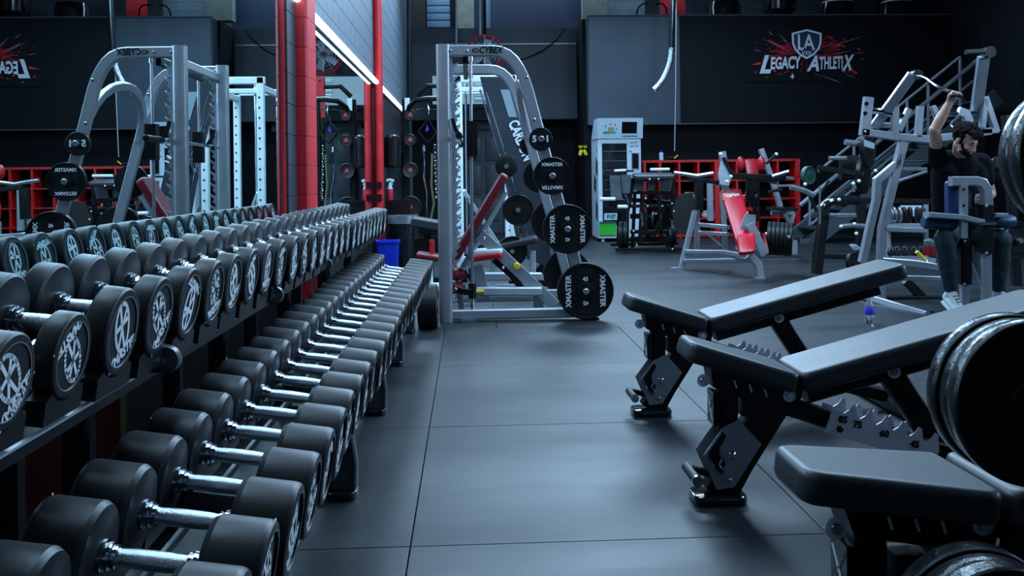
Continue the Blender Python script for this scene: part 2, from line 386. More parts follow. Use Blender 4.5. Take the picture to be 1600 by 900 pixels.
for (y0, y1) in ((-1.2, 1.3), (1.32, 3.8), (3.82, YP0-.02), (YP1+.02, 9.2), (9.22, 11.8), (11.82, 14.2), (14.22, 16.6)):
    MB().b2((MX+.013, y0, 2.372), (MX+.026, y1, 2.43)).build('housing', M_white, ls)
    MB().cyl((MX+.05, y0+.01, 2.395), (MX+.05, y1-.01, 2.395), .026, 12).build('tube', M_led, ls)
dk = MB().slab(rrect(YP0-YM-.03, .2035, .004, 1), .03, .003, Matrix(((0, 0, 1, 0), (1, 0, 0, 0), (0, 1, 0, 0), (0, 0, 0, 1)))).mesh('concrete_block', M_wallb, smooth=0)
rb_ = struct(MB().b2((MX-.02, YM+.01, 0), (MX+.005, YP0, 6)).build('trim_16', M_wallk))
for r in range(29): inst('concrete_block', dk, rb_, (MX, (YM+YP0)/2+.01, .10+.2065*r))
MB().b2((MX-.02, YM, 0), (MX+.012, YM+.03, 6)).build('mirror_edge_trim', M_redp, rb_)
cl = thing('steel_column', 'slim red steel column rising from behind the far end of the rack', 'column', W(593, 480, YC+.12))
c_ = W(593, 300, YC+.12); r_ = 7.2/121
MB().cyl((c_.x, c_.y, 0), (c_.x, c_.y, 6), r_, 20).build('shaft', M_redp, cl)
for z in (.86, 1.02): MB().b2((c_.x-r_*.5, c_.y-r_-.02, z), (c_.x+r_*.6, c_.y-r_+.01, z+.09)).build('bracket', M_black, cl)
MB().b2((c_.x-.1, c_.y-.1, 0), (c_.x+.1, c_.y+.1, .02)).build('base_plate', M_redp, cl)
cp = W(641, 200, 18.1)
tag(MB().cyl((cp.x, 18.1, 0), (cp.x, 18.1, 6), .04, 10).build('drain_pipe', M_panel), 'vertical pipe in the far left corner of the room', 'pipe')
tag(MB().tube(PW([(713, -20, 18), (713, 69, 18)]), .02, 6).build('hanging_cable', M_silverl), 'thin pale cable hanging beside the roller shutter', 'cable')
tag(MB().tube(PW([(750, -20, 17.9), (750.5, 60, 17.9)]), .022, 8).build('ceiling_pipe', M_silverl), 'slim pipe dropping to the wall fan', 'pipe')
tag(MB().tube(PW([(757, -20, 17.95), (757.5, 66, 17.95)]), .03, 8).build('ceiling_pipe', M_wallk), 'dark thicker pipe dropping to the wall fan', 'pipe')
tag(MB().tube(PW([(884, 43, 18.25), (883, 44, 18.1), (870, 62, 18.1), (850, 78, 18.1), (825, 90, 18.17), (812, 94, 18.19)]), .012, 5).build('slack_cable', M_wallk), 'slack dark cable crossing the slate panels', 'cable')
# fan
fc = W(757, 84, 17.5); fn = thing('wall_fan', 'big round fan with a red rim behind the smith machine', 'fan', fc)
rf = .35
MB().tube([(fc.x+rf*K(t*PI/16), 17.5, fc.z+rf*S(t*PI/16)) for t in range(32)], .03, 8, True).build('rim', M_redp, fn)
MB().lathe((fc.x, 17.42, fc.z), (0, 1, 0), [(rf-.01, 0), (rf, .01), (rf, .2), (rf-.02, .2), (rf-.02, 0)], 32, False).build('drum', M_redp, fn)
MB().cyl((fc.x, 17.45, fc.z), (fc.x, 17.6, fc.z), .06, 14).build('motor', M_black, fn)
for k in range(5):
    a = 2*PI*k/5; M = Matrix.Rotation(-a, 3, 'Y') @ Matrix.Rotation(Rd(25), 3, 'X')
    MB().box(V((fc.x, 17.53, fc.z))+M @ V((.17, 0, 0)), (.24, .008, .14), M).build('blade', M_silver, fn)
g = MB()
for q in (.1, .17, .24, .31): g.tube([(fc.x+q*K(t*PI/12), 17.41, fc.z+q*S(t*PI/12)) for t in range(24)], .004, 4, True)
for k in range(12): g.tube([(fc.x+.05*K(k*PI/6), 17.41, fc.z+.05*S(k*PI/6)), (fc.x+rf*K(k*PI/6), 17.41, fc.z+rf*S(k*PI/6))], .003, 4)
go = g.build('guard', M_steel, fn)
# heater box behind the smith machine
a = W(676, 163, 17.2); b = W(778, 118, 17.2)
hb = thing('unit_heater', 'white box heater with a louvred front hanging near the double door', 'heater', ((a.x+b.x)/2, 17.4, a.z))
MB().b2((a.x, 17.2, a.z), (b.x, YLf-.002, b.z)).build('casing', mat('heater_grey', (.34, .42, .43), .5), hb)
for k in range(5):
    z = a.z+(b.z-a.z)*(.16+.17*k); MB().box((b.x-.24, 17.185, z), (.40, .03, .05), Matrix.Rotation(Rd(30), 3, 'X')).build('louvre', M_white, hb)
# ------------------------------------------------------------------ ceiling duct, fixtures on the loft ledge, loft chair
d = thing('exhaust_hose', 'black overhead duct ending in a curved silver foil hose', 'duct', W(1040, 145, 15.5))
MB().tube(PW([(1052, -20, 15.5), (1049, 78, 15.5)]), .055, 12).build('duct', M_gloss, d)
pth = [(1049, 76), (1048, 90), (1045, 103), (1040, 116), (1034, 127), (1026, 137), (1021, 141)]
pp = []
for i in range(len(pth)-1):
    for k in range(5):
        t = k/5; pp.append(W(pth[i][0]*(1-t)+pth[i+1][0]*t, pth[i][1]*(1-t)+pth[i+1][1]*t, 15.5))
hm = MB(); n = len(pp); prof = []
for i, p in enumerate(pp):
    t = (pp[min(i+1, n-1)]-pp[max(i-1, 0)]).normalized()
    hm.lathe(p-t*.012, t, [(.045, 0), (.062, .012), (.062, .016), (.045, .03)], 14)
hm.build('foil_hose', M_foil, d)
tag(MB().tube(PW([(1056.5, -20, 16.2), (1056.5, 30, 16.2), (1055.5, 160, 16.2), (1054, 236, 16.2)]), .009, 5).build('power_cord', M_silverl), 'thin pale cord hanging in front of the black wall beside the silver hose', 'cord')
for i, (a_, b_, t_, lit) in enumerate(((1108, 1157, 3, 0), (1193, 1243, -9, 1), (1282, 1334, 1.5, 2), (1375, 1426, 1.5, 3))):
    pa = W(a_, 22, 17.5); pb_ = W(b_, t_, 17.5); r = (pb_.x-pa.x)/2; hgt = pb_.z-zt2
    lab = ['low rounded black lamp housing nearest the silver hose on the ledge', 'tall flared black lamp housing on the ledge above the club sign', 'black lamp housing with light painted on its rim, on the ledge right of the sign', 'rightmost black lamp housing with light painted on its rim, on the ledge'][i]
    t = thing('lamp_housing', lab, 'lamp', ((pa.x+pb_.x)/2, 17.5, zt2), 'lamp housings on the loft ledge')
    c = V(((pa.x+pb_.x)/2, 17.5, zt2))
    pr = [[(0, 0), (r, 0), (r*.97, hgt*.7), (r*.85, hgt), (0, hgt)], [(0, 0), (r*.6, 0), (r*.7, hgt*.25), (r*.95, hgt*.4), (r, hgt), (0, hgt)], [(0, 0), (r, 0), (r*.86, hgt*.9), (0, hgt*.9)], [(0, 0), (r, 0), (r*.86, hgt*.9), (0, hgt*.9)]][i]
    MB().lathe(c, (0, 0, 1), pr, 12).build('body', M_gloss, t)
    if lit > 1: MB().lathe(c, (0, 0, 1), [(0, hgt*.9), (r*.86, hgt*.9), (r*.86, hgt*.97), (r*.5, hgt*1.06), (0, hgt*1.06)], 12).build('lid', M_white, t)  # white top stands in for overhead light catching the rim
    MB().b2((c.x-.08, c.y-r-.005, zt2+.03), (c.x+.08, c.y-r*.9, zt2+.05)).build('badge', M_steel, t)
lc = thing('loft_chair', 'black tube framed chair on the loft left of the red post', 'chair', W(1018, 24, 18.2))
MB().tube(PW([(994, 24, 18.2), (997, 12, 18.2), (1004, 6, 18.2), (1012, 5, 18.2)]), .018, 8).build('arm', M_wallk, lc)
MB().tube(PW([(1042, 24, 18.2), (1041, 12, 18.2), (1036, 6, 18.2), (1026, 5, 18.2)]), .018, 8).build('arm', M_wallk, lc)
a = W(1008, 24, 18.3); b = W(1030, -6, 18.3); MB().b2((a.x, 18.3, a.z), (b.x, 18.36, b.z)).build('backrest', M_wallb, lc)
# ------------------------------------------------------------------ club sign
YS = YR-.035
ban = thing('wall_banner', 'club banner with silver lettering and shield on red splashes', 'sign', W(1262, 122, YS))
a = W(1165, 128, YS); b = W(1362, 38, YS)
MB().b2((a.x, YS, a.z), (b.x, YR-.02, b.z)).build('backing', M_wallk, ban)
M_sil = mat('banner_silver', (.66, .72, .82), .5, var=.15, vs=20); M_spl = mat('banner_red', (.75, .008, .02), .6, var=.5, vs=9)
M_spd = mat('banner_dark_red', (.24, .006, .016), .7, var=.4, vs=9); M_nvy = mat('banner_navy', (.012, .02, .06), .6)
def flat(pts, Y, m, name, th=.002):
    MB().prism(PW([(x, y, Y) for x, y in pts]), (0, th, 0)).build(name, m, ban, 0)
rnd = random.Random(3); sp = MB(); sd_ = MB(); wt = MB()
for k in range(150):
    a = rnd.uniform(0, 2*PI)
    if abs(S(a)) > .62 and rnd.random() < .75: continue
    r0 = rnd.uniform(10, 45); r1 = r0+rnd.uniform(8, 36); wd = rnd.uniform(.5, 2.2)
    cx_, cy_ = 1261, 84; ex = 1.0; ey = .50
    p0 = (cx_+r0*K(a)*ex, cy_+r0*S(a)*ey); p1 = (cx_+r1*K(a)*ex, cy_+r1*S(a)*ey); n_ = (-S(a)*wd/2, K(a)*wd/2)
    tgt = sd_ if rnd.random() < .6 else sp
    tgt.prism(PW([(p0[0]-n_[0]*.4, p0[1]-n_[1]*.4, YS-.001), (p1[0]-n_[0], p1[1]-n_[1], YS-.001), (p1[0]+n_[0], p1[1]+n_[1], YS-.001), (p0[0]+n_[0]*.4, p0[1]+n_[1]*.4, YS-.001)]), (0, -.001-.0001*k, 0))
for k in range(46):
    x = rnd.uniform(1172, 1345); y = rnd.gauss(112 if rnd.random() < .6 else 70, 7); r = rnd.uniform(.5, 2.1)
    if y > 124 or y < 44: continue
    sp.prism(PW([(x+r*K(t)*rnd.uniform(.6, 1.5), y+r*S(t)*rnd.uniform(.5, 1.1), YS-.001) for t in [i*PI/4 for i in range(8)]]), (0, -.003-.0001*k, 0))
for (q, r, w_) in (((1172, 102), (1187, 99), 4), ((1326, 108), (1338, 114), 3.5), ((1190, 90), (1200, 92), 3), ((1225, 62), (1237, 78), 2.5), ((1205, 64), (1232, 80), 3), ((1285, 80), (1312, 70), 2.5), ((1290, 56), (1300, 60), 4)):
    sp.prism(PW([(q[0], q[1], YS-.001), (r[0], r[1]-w_/2, YS-.001), (r[0]+2, r[1], YS-.001), (r[0], r[1]+w_/2, YS-.001)]), (0, -.009, 0))
for (x_, y_, u_, v_) in ((1190, 60, 1225, 76), (1200, 49, 1208, 55), (1217, 53, 1234, 71), (1177, 78, 1189, 80), (1287, 75, 1351, 56), (1300, 86, 1330, 79), (1332, 84, 1351, 82), (1320, 115, 1336, 122), (1278, 116, 1318, 131), (1344, 92, 1350, 92)):
    dx, dy = u_-x_, v_-y_; l_ = math.hypot(dx, dy); nx, ny = -dy/l_*.45, dx/l_*.45
    wt.prism(PW([(x_, y_, YS-.001), (x_+dx*.6+nx, y_+dy*.6+ny, YS-.001), (u_, v_, YS-.001), (x_+dx*.6-nx, y_+dy*.6-ny, YS-.001)]), (0, -.012, 0))
sd_.build('dark_splash', M_spd, ban, 0); sp.build('red_splash', M_spl, ban, 0); wt.build('spark_lines', mat('banner_spark', (.3, .27, .27), .5), ban, 0)
def shield(sc, cy0=0):
    P = [(-23, -15), (-12, -18), (0, -21), (12, -18), (23, -15), (22.5, 0), (19, 10), (11, 19), (0, 25), (-11, 19), (-19, 10), (-22.5, 0)]
    return [(1260.5+x*sc, 67+y*sc+cy0) for x, y in P]
flat(shield(1.02), YS-.016, M_sil, 'shield_rim', -.001); flat(shield(.88), YS-.018, M_nvy, 'shield_field', -.001)
sc_ = 16.8/1400
def bt(t, x, y, wpx, hpx, sh=0, rot=0, bold=.0, m=None):
    c = W(x, y, YS-.021)
    xd = V((K(rot), 0, S(rot))); put_text(t, .3, m or M_sil, c, xd, V((-S(rot), 0, K(rot))), ban, fit=(wpx*sc_, hpx*sc_), shear=sh, bold=bold)
bt('L', 1252.5, 66, 12, 25, 0, 0, .004); bt('A', 1264, 66, 19, 25, 0, 0, .004); bt('VXN', 1260.5, 83, 15, 7, 0, 0, .002)
bt('L', 1196, 100.5, 19, 29, .35, 0, .012); bt('EGACY', 1228, 98, 50, 20, .15, .03, .010)
bt('A', 1270, 99, 20, 25, .3, .0, .010); bt('THLETI', 1299, 98, 38, 20, .12, .02, .008); bt('X', 1325, 98, 22, 25, .4, .05, .012)
flat([(1238, 114), (1239.3, 118.6), (1242, 119.5), (1239.5, 120.5), (1238.5, 124), (1237, 120.7), (1234, 119.8), (1236.8, 118.5)], YS-.016, M_sil, 'star_mark')
M_gun = mat('gunmetal_plate', (.30, .33, .37), .36, .5); M_lilac = mat('lilac_washer', (.80, .80, 1.0), .4, 0); M_ladder = mat('ladder_silver', (.75, .75, .90), .36, .1, var=.1); M_arm = mat('dark_grey_powder_coat', (.06, .07, .085), .35)
# ------------------------------------------------------------------ dumbbell rack
TL = Rd(8.3); AX = V((K(TL), 0, -S(TL))); NZ = V((S(TL), 0, K(TL)))
RB = .0875; TB = .08; GAP = .17                          # base head radius, thickness, grip length
hm = MB().lathe((0, 0, 0), (1, 0, 0), [(0, 0), (RB*.55, 0), (RB*.60, .002), (RB*.93, .003), (RB, .011), (RB, TB-.010), (RB*.985, TB-.005), (RB*.95, TB-.001), (RB*.90, TB), (RB*.80, TB), (RB*.785, TB-.004), (0, TB-.004)], 44).mesh('head', M_ureth)
def ribbon(mb, pts, wd, x, th=.0008):
    n = len(pts)
    for i in range(n-1):
        a = V(pts[i]); b = V(pts[i+1]); d = (b-a).normalized(); q = V((-d.y, d.x))*wd/2; e = d*wd*.25
        P = [a-q-e, b-q+e, b+q+e, a+q-e]; mb.prism([(x, p.x, p.y) for p in P], (th, 0, 0))
em = MB(); r = RB
def arc(cx, cy, rx, ry, a0, a1, n=12): return [(cx+rx*K(Rd(a0+(a1-a0)*i/n)), cy+ry*S(Rd(a0+(a1-a0)*i/n))) for i in range(n+1)]
X0 = TB-.0035
ribbon(em, arc(0, r*.12, r*.36, r*.58, 98, 264), r*.10, X0); ribbon(em, arc(0, r*.12, r*.36, r*.58, -72, 82), r*.10, X0)
ribbon(em, [(-r*.36, r*.16), (r*.36, r*.21)], r*.12, X0); ribbon(em, [(-r*.07, r*.68), (-r*.02, r*.1), (r*.09, -r*.44)], r*.095, X0); ribbon(em, [(r*.28, r*.50), (r*.0, r*.14), (-r*.24, -r*.34)], r*.10, X0)
em_me = em.mesh('emblem', M_print, smooth=0)
ringm = MB(); ringm.lathe((X0+.0038, 0, 0), (1, 0, 0), [(r*.80, -.0005), (r*.815, .0002), (r*.79, .0003), (r*.785, -.0005)], 44, False); ring_me = ringm.mesh('face_ring', M_printd)
hd = MB().lathe((-GAP/2, 0, 0), (1, 0, 0), [(0, 0), (.0150, 0), (.0150, .03), (.0165, .06), (.017, .085), (.0165, .11), (.0150, .14), (.0150, GAP), (0, GAP)], 20).mesh('handle', M_knurl)
cm = MB().lathe((0, 0, 0), (1, 0, 0), [(0, 0), (.027, 0), (.027, .007), (.0215, .009), (.0215, .011), (.024, .012), (.024, .018), (.019, .020), (.019, .022), (.0205, .023), (.0205, .028), (0, .03)], 20).mesh('collar', M_chrome)
db = thing('dumbbell', 'x', 'dumbbell')
for s_ in (0, 1):
    h_ = inst('head', hm, db, ((GAP/2, 0, 0) if s_ == 0 else (-GAP/2, 0, 0)), (0, 0, 0 if s_ == 0 else PI))
    inst('emblem', em_me, h_); inst('face_ring', ring_me, h_)
    t_ = inst('lettering', text_mesh('XMASTER', .030, M_print, bold=.0012), h_)
    t_.matrix_basis = frame((X0+.0006, 0, -r*.55), (0, 1, 0), (0, 0, 1))
    inst('collar', cm, db, ((-GAP/2-.001, 0, 0) if s_ else (GAP/2+.001, 0, 0)), (0, 0, 0 if s_ else PI))
inst('handle', hd, db)
first = [True]
def place_db(c, D, t, spin, label, group, extra=None):
    o = db if first[0] else dup(db); first[0] = False
    o.location = c; o.rotation_mode = 'QUATERNION'
    Mx = Matrix(((AX.x, 0, NZ.x), (0, 1, 0), (AX.z, 0, NZ.z)))
    o.rotation_quaternion = (Mx @ Matrix.Rotation(spin, 3, 'X')).to_quaternion()
    for ch in o.children:
        if ch.name.startswith('head'): ch.scale = (t/TB, D/2/RB, D/2/RB)
    tag(o, label, 'dumbbell', group)
    if extra:
        hd_ = [c for c in o.children if c.name.startswith('head')][0]
        q = inst('lettering', text_mesh(extra, .024, M_print, bold=.0011), hd_); q.matrix_basis = frame((X0+.0006, 0, -r*.70), (0, 1, 0), (0, 0, 1))
    return o
rack = thing('dumbbell_rack', 'long black two tier dumbbell rack along the mirror wall', 'rack', (-.80, 3.9, 0))
def saddle_mesh():
    mb = MB(); w_ = .168; n = 10; top = [(w_/2*K(Rd(180+180*i/n))*.82, RB*(1-.82*0)+.0-RB*.98*S(Rd(180*i/n))*1.0) for i in range(n+1)]
    # cradle profile in (y, z): origin at the underside of the head
    P = [(-w_/2, -.03), (w_/2, -.03), (w_/2, .012)]
    for i in range(9):
        a = Rd(40-80*i/8); P.append((RB*1.02*S(a), RB*1.02*(1-K(a))))
    P.append((-w_/2, .012))
    return mb.prism([(-.5, y, z) for y, z in P], (1, 0, 0)).mesh('saddle', M_black)
sad = saddle_mesh()
def ordinal(i): return ['nearest', 'second', 'third', 'fourth', 'fifth', 'sixth', 'seventh', 'eighth', 'ninth', 'tenth', 'eleventh', 'twelfth', 'thirteenth', 'fourteenth', 'fifteenth', 'sixteenth', 'seventeenth', 'eighteenth', 'nineteenth', 'twentieth', 'twenty-first', 'twenty-second', 'twenty-third', 'twenty-fourth', 'twenty-fifth', 'twenty-sixth', 'twenty-seventh', 'twenty-eighth', 'twenty-ninth', 'thirtieth'][i]
rr = random.Random(11)
spins = [.25, 3.4, .5, 3.7, .35, .6, 2.9, .2, .4, 3.6]
def tier(n, Y0, dY, cx, zt0, zt1, D0, D1, t0, t1, nm, grp, shelfdrop, pre):
    for i in range(n):
        f = i/(n-1); D = D0+(D1-D0)*f; t = t0+(t1-t0)*f
        if nm == 'top' and i < 4: D = .150
        D += (.004 if (i//4) % 2 else 0); t += (.006 if (i//4) % 2 else 0)
        zt = zt0+(zt1-zt0)*f-(.018 if nm == 'top' and i < 4 else 0)
        Y = Y0+dY*i
        c0 = V((-cx, Y, 0)); hl = t+GAP/2
        pf = V((-cx+hl*K(TL), Y, zt-D/2*K(TL))); c = pf-AX*hl
        sp_ = spins[i % 10]+rr.uniform(-.25, .25)
        w1 = 'near end' if f < .5 else 'far end'
        if f < .5: lab = '%s black dumbbell from the near end on the %s tier of the rack' % (ordinal(i), nm)
        else: lab = '%s black dumbbell from the far end on the %s tier of the rack' % (ordinal(n-1-i).replace('nearest', 'last'), nm)
        if i == 0: lab = 'black dumbbell at the very near end of the %s tier' % nm
        if i == n-1: lab = 'black dumbbell at the very far end of the %s tier' % nm
        place_db(c, D, t, sp_, lab, grp, '105LB' if (nm == 'top' and i == pre) else None)
        for sgn in (1, -1):
            q = c+AX*sgn*(GAP/2+t*.5)-NZ*(D/2+.002)
            q = q if nm == 'top' else q-AX*sgn*(t*.5-.045)
            o = inst('saddle', sad, rack); o.location = q-rack.location; o.rotation_mode = 'QUATERNION'
            o.rotation_quaternion = Matrix(((AX.x, 0, NZ.x), (0, 1, 0), (AX.z, 0, NZ.z))).to_quaternion(); o.scale = (min(.05, t*.8), D/2/RB, 1)
    return c
n1, n2 = 29, 30
tier(n1, 1.385-.41, .205, .815, .925, .915, .166, .19, .034, .10, 'top', 'dumbbells on the top tier of the rack', 0, 2)
tier(n2, 1.335-.38, .19, .535,   .557, .545, .172, .180, .10, .165, 'lower', 'dumbbells on the lower tier of the rack', 0, -1)
MT = Matrix(((AX.x, 0, NZ.x), (0, 1, 0), (AX.z, 0, NZ.z)))
ya, yb = .75, 6.85
for (cx, zt, D, tt, w_) in ((.815, .92, .178, -.03, .07), (.535, .551, .182, .085, .07)):
    c = V((-cx, 0, zt-D/2))+AX*0
    for sgn in (1, -1):
        q = c+AX*sgn*(GAP/2+tt*.5-.0)-NZ*(D/2+.035); q.y = (ya+yb)/2
        if sgn > 0: q.z += -(GAP/2+tt)*0
        m_ = MB().box(q, (w_, yb-ya, .006), MT)
        for e in (-1, 1): m_.box(q+AX*e*w_/2+NZ*.006, (.005, yb-ya, .024), MT)
        m_.build('rail', M_black, rack)
        for e in (-1, 1): MB().box(q+AX*e*w_/2+NZ*.0195, (.008, yb-ya, .005), MT).build('rail_lip', M_silverl, rack)
for k in range(5):
    Y = 2.10+1.14*k
    for (xf, xb_, zf) in ((-.665, -.98, .722), (-.40, -.76, .362)):
        a = V((xf, Y, zf)); b = a-AX*(abs(xb_-xf))
        ar = MB().slab(rrect((a-b).length, .062, .0305, 8), .03, .004, Matrix(((AX.x, NZ.x, 0, ((a+b)/2).x), (0, 0, -1, Y), (AX.z, NZ.z, 0, ((a+b)/2).z), (0, 0, 0, 1)))).build('tier_arm', M_arm, rack)
        bolts(ar, [a+V((-.035, -.03, .004))], (0, -1, 0), .010)
    # leg: broad curved front upright, back post and foot
    path = [(-.465, Y, .03), (-.462, Y, .12), (-.475, Y, .22), (-.52, Y, .32), (-.56, Y, .36)]
    MB().bar([(-.90, Y, .02), (-.90, Y, .70)], .06, .05).build('leg', M_black, rack)
    MB().bar(path, .10, .05, (0, 1, 0)).build('leg', M_arm, rack)
    MB().bar([(-1.06, Y, .02), (-1.06, Y, .80)], .06, .05).build('leg', M_black, rack)
    MB().bar([(-1.06, Y, .025), (-.50, Y, .025)], .05, .05, (0, 1, 0)).build('base_beam', M_black, rack)
    fp = MB().slab(rrect(.105, .13, .04, 6), .028, .006, Matrix.Translation((-.465, Y, 0))).build('foot', M_gloss, rack)
    MB().b2((-.495, Y-.0265, .165), (-.435, Y-.0255, .182)).build('badge', M_gloss, rack)
# ------------------------------------------------------------------ weight plates
_pm = {}
def plate_meshes(R, th):
    key = (round(R, 3), th)
    if key in _pm: return _pm[key]
    if R > .12:
        body = MB().lathe((0, 0, 0), (0, -1, 0), [(0, 0), (R*.98, 0), (R, .004), (R, th-.004), (R*.985, th), (R*.93, th), (R*.915, th-.007), (R*.30, th-.009), (R*.28, th-.002), (R*.14, th-.002), (R*.13, th+.001), (.026, th+.001), (.025, th-.01), (0, th-.01)], 48).mesh('plate', M_plate)
    else:
        body = MB().lathe((0, 0, 0), (0, -1, 0), [(0, 0), (R*.98, 0), (R, .003), (R, th-.003), (R*.96, th), (R*.34, th), (R*.32, th+.002), (.025, th+.002), (0, th-.005)], 40).mesh('plate', M_plate)
    gr = MB()
    P = arc(0, 0, R*.80, R*.80, 68, 112, 10)+list(reversed(arc(0, 0, R*.62, R*.62, 66, 114, 10)))
    gr.prism([(x, -th+.0085, z) for x, z in P], (0, -.002, 0))
    gm = gr.mesh('grip_slot', M_gloss)
    _pm[key] = (body, gm); return _pm[key]
def plate(c, R, th, label, group=None, turn=0, txt=None, num=None, grips=True, face=-1, mainm=None):
    body, gm = plate_meshes(R, th)
    t = thing('weight_plate', label, 'weight plate', c, group); t.rotation_euler = (0, turn, 0 if face < 0 else PI)
    b = inst('disc', body, t)
    if mainm: b.material_slots[0].link = 'OBJECT'; b.material_slots[0].material = mainm
    if grips and R > .12: inst('grip_slot', gm, t); inst('grip_slot', gm, t, rot=(0, PI, 0))
    if txt:
        for sg in (0, 1):
            me = text_mesh(txt, R*.26, M_print, bold=R*.006, ext=.001); q = inst('lettering', me, t)
            q.matrix_basis = Matrix.Rotation(PI*sg, 4, 'Y') @ frame((-R*.60, -th+.006, 0), (0, 0, 1), (-1, 0, 0))
    if num:
        me = text_mesh(num, R*.20, M_print, bold=R*.004, ext=.001); q = inst('lettering', me, t)
        q.matrix_basis = frame((0, -th+.005, R*.42), (1, 0, 0), (0, 0, 1))
        q = inst('lettering', me, t); q.matrix_basis = frame((0, -th+.005, -R*.42), (-1, 0, 0), (0, 0, -1))
    return t
# ------------------------------------------------------------------ smith machine
Y1, Y2 = 7.14, 8.35
sm = thing('smith_machine', 'tall silver smith machine with arched side frames and plate horns', 'gym machine', W(810, 500, (Y1+Y2)/2)*1)
sm.location.z = 0
def PY(x, y, Yn, near=Y1): p = W(x, y, near); return V((p.x, Yn, p.z))
for fi, Y in enumerate((Y1, Y2)):
    a = PY(692, 70, Y); 
    MB().sweep([(a.x, Y, 0), (a.x, Y, a.z)], [(.055*(abs(K(t))**.6)*(1 if K(t) > 0 else -1), .05*(abs(S(t))**.6)*(1 if S(t) > 0 else -1)) for t in [PI*2*i/20+.01 for i in range(20)]], (0, 1, 0)).build('upright', M_silver, sm)
    ctr = [(700, 79.5), (740, 79.5), (770, 79.5), (782, 81), (793, 86), (803, 95), (811, 107), (818, 121), (824, 138), (832, 168), (840, 198), (872, 312), (897, 401), (921, 490)]
    ach = MB().bar([PY(x, y, Y) for x, y in ctr], .087, .06, (0, 1, 0)).build('arch_frame', M_silver, sm)
    bolts(ach, [PY(x, y, Y-.03) for x, y in ((703, 80), (729, 80), (822, 121), (834, 187))], (0, -1, 0), .012)
    b = PY(705, 490, Y); c = PY(925, 490, Y)
    MB().bar([(b.x, Y, .055), (c.x, Y, .055)], .075, .06).build('base_rail', M_silver, sm)
    MB().b2((b.x+.08, Y-.05, 0), (b.x+.2, Y+.05, .018)).build('foot', M_steel, sm)
    MB().b2((c.x-.06, Y-.05, 0), (c.x+.05, Y+.05, .018)).build('foot', M_black, sm)
    MB().cyl(PY(735.5, 90, Y), PY(738.5, 488, Y), .0125, 14).build('guide_rod', M_steel, sm)
    q = PY(735.5, 90, Y); MB().cyl(q-V((0, 0, .03)), q+V((0, 0, .03)), .022, 12).build('rod_cap', M_steel, sm)
    # notched catch plate
    yp = [(704, 96)]; hooks = MB(); x_ = PY(704, 96, Y).x
    z0 = .42; z1 = 2.05; st = .104; P = [(0, z0)]
    z = z0
    while z < z1:
        P += [(.042, z+.012), (.030, z+.020), (.030, z+.040), (.052, z+.060), (.062, z+.078), (.060, z+.084), (.042, z+.070), (.016, z+.062), (.014, z+.09)]
        z += st
    P += [(0, z1+.05)]
    MB().prism([(x_+px, Y-.008+(.0), pz) for px, pz in P], (0, .012, 0)).build('catch_plate', M_silver, sm, 0)
    # carriage with hook
    q = PY(737, 217, Y)
    MB().b2((q.x-.04, Y-.045, q.z-.14), (q.x+.045, Y+.045, q.z+.14)).build('carriage', M_black, sm)
    MB().bar([PY(707, 186, Y-.05), PY(712, 203, Y-.05), PY(722, 216, Y-.05)], .03, .02).build('hook_arm', M_black, sm)
    # safety stop
    q = PY(738, 455, Y)
    MB().cyl(q-V((0, 0, .06)), q+V((0, 0, .07)), .032, 14, .006).build('safety_stop', M_black, sm)
    MB().bar([PY(712, 451, Y-.02), PY(724, 455, Y-.02), PY(737, 456, Y-.02)], .05, .03).build('safety_arm', M_black, sm)
    MB().tube([q+V((0, 0, -.07)), q+V((0, 0, -.16))], .016, 8).build('spring', M_chrome, sm)
bolts(sm, [PY(712, 451, Y1-.04)], (0, -1, 0), .014)
br = PY(714, 215, Y1)
MB().cyl((br.x+.02, Y1-.40, br.z), (br.x+.02, Y2+.40, br.z), .015, 16).build('bar', M_chrome, sm)
for s_, y in ((-1, Y1), (1, Y2)): MB().cyl((br.x+.02, y+s_*.07, br.z), (br.x+.02, y+s_*.42, br.z), .025, 16, .004).build('bar_sleeve', M_black, sm)
for (x, y, w_) in ((700, 92, .05), (727, 92, .04)): MB().bar([PY(x, y, Y1+.03), PY(x, y, Y2-.03)], w_, .07, (0, 0, 1)).build('cross_bar', M_black if x > 710 else M_silver, sm)
a = PY(700, 470, Y1); MB().bar([(a.x, Y1+.03, .14), (a.x, Y2-.03, .14)], .06, .06, (0, 0, 1)).build('cross_bar', M_silver, sm)
# arched brace between the two rear legs
ld = (PY(872, 312, Y1)-PY(840, 198, Y1)).normalized(); base = PY(842, 205, Y1); pts = []
for i in range(13):
    t = PI*i/12; y = (Y1+Y2)/2-(Y2-Y1)/2*K(t)*.97; pts.append(V((base.x, y, base.z))-ld*(.46*S(t)**.8 if 0 < i < 12 else 0))
MB().bar(pts, .07, .05, V((ld.z, 0, -ld.x))).build('arched_brace', M_silver, sm)
horns = []
for Y, s_ in ((Y1, -1), (Y2, 1)):
    for (x, y) in ((844, 218), (861.5, 275), (885, 357), (913, 453)):
        p = PY(x, y, Y)
        MB().cyl((p.x, Y+s_*.025, p.z), (p.x, Y+s_*.115, p.z), .024, 16, .004).build('plate_horn', M_steel, sm)
        # reach from leg to horn
        horns.append((p, s_))
smt = inst('lettering', text_mesh('CYBEX', .07, M_black, bold=.002, shear=.3), sm)
xs = 764; c = W(764+2, 78.5, Y1-.033)
sm_off = sm.location
for me_ in (smt,):
    v = [q.co.x for q in me_.data.vertices]; me_.matrix_basis = Matrix.Translation(-sm_off) @ frame(c, (1, 0, -.01), (0, 0, 1)) @ Matrix.Diagonal(((38/196)/(max(v)-min(v)), 1.0, 1, 1))
sw = MB(); aa = arc(0, 0, .030, .017, 20, 330, 14)
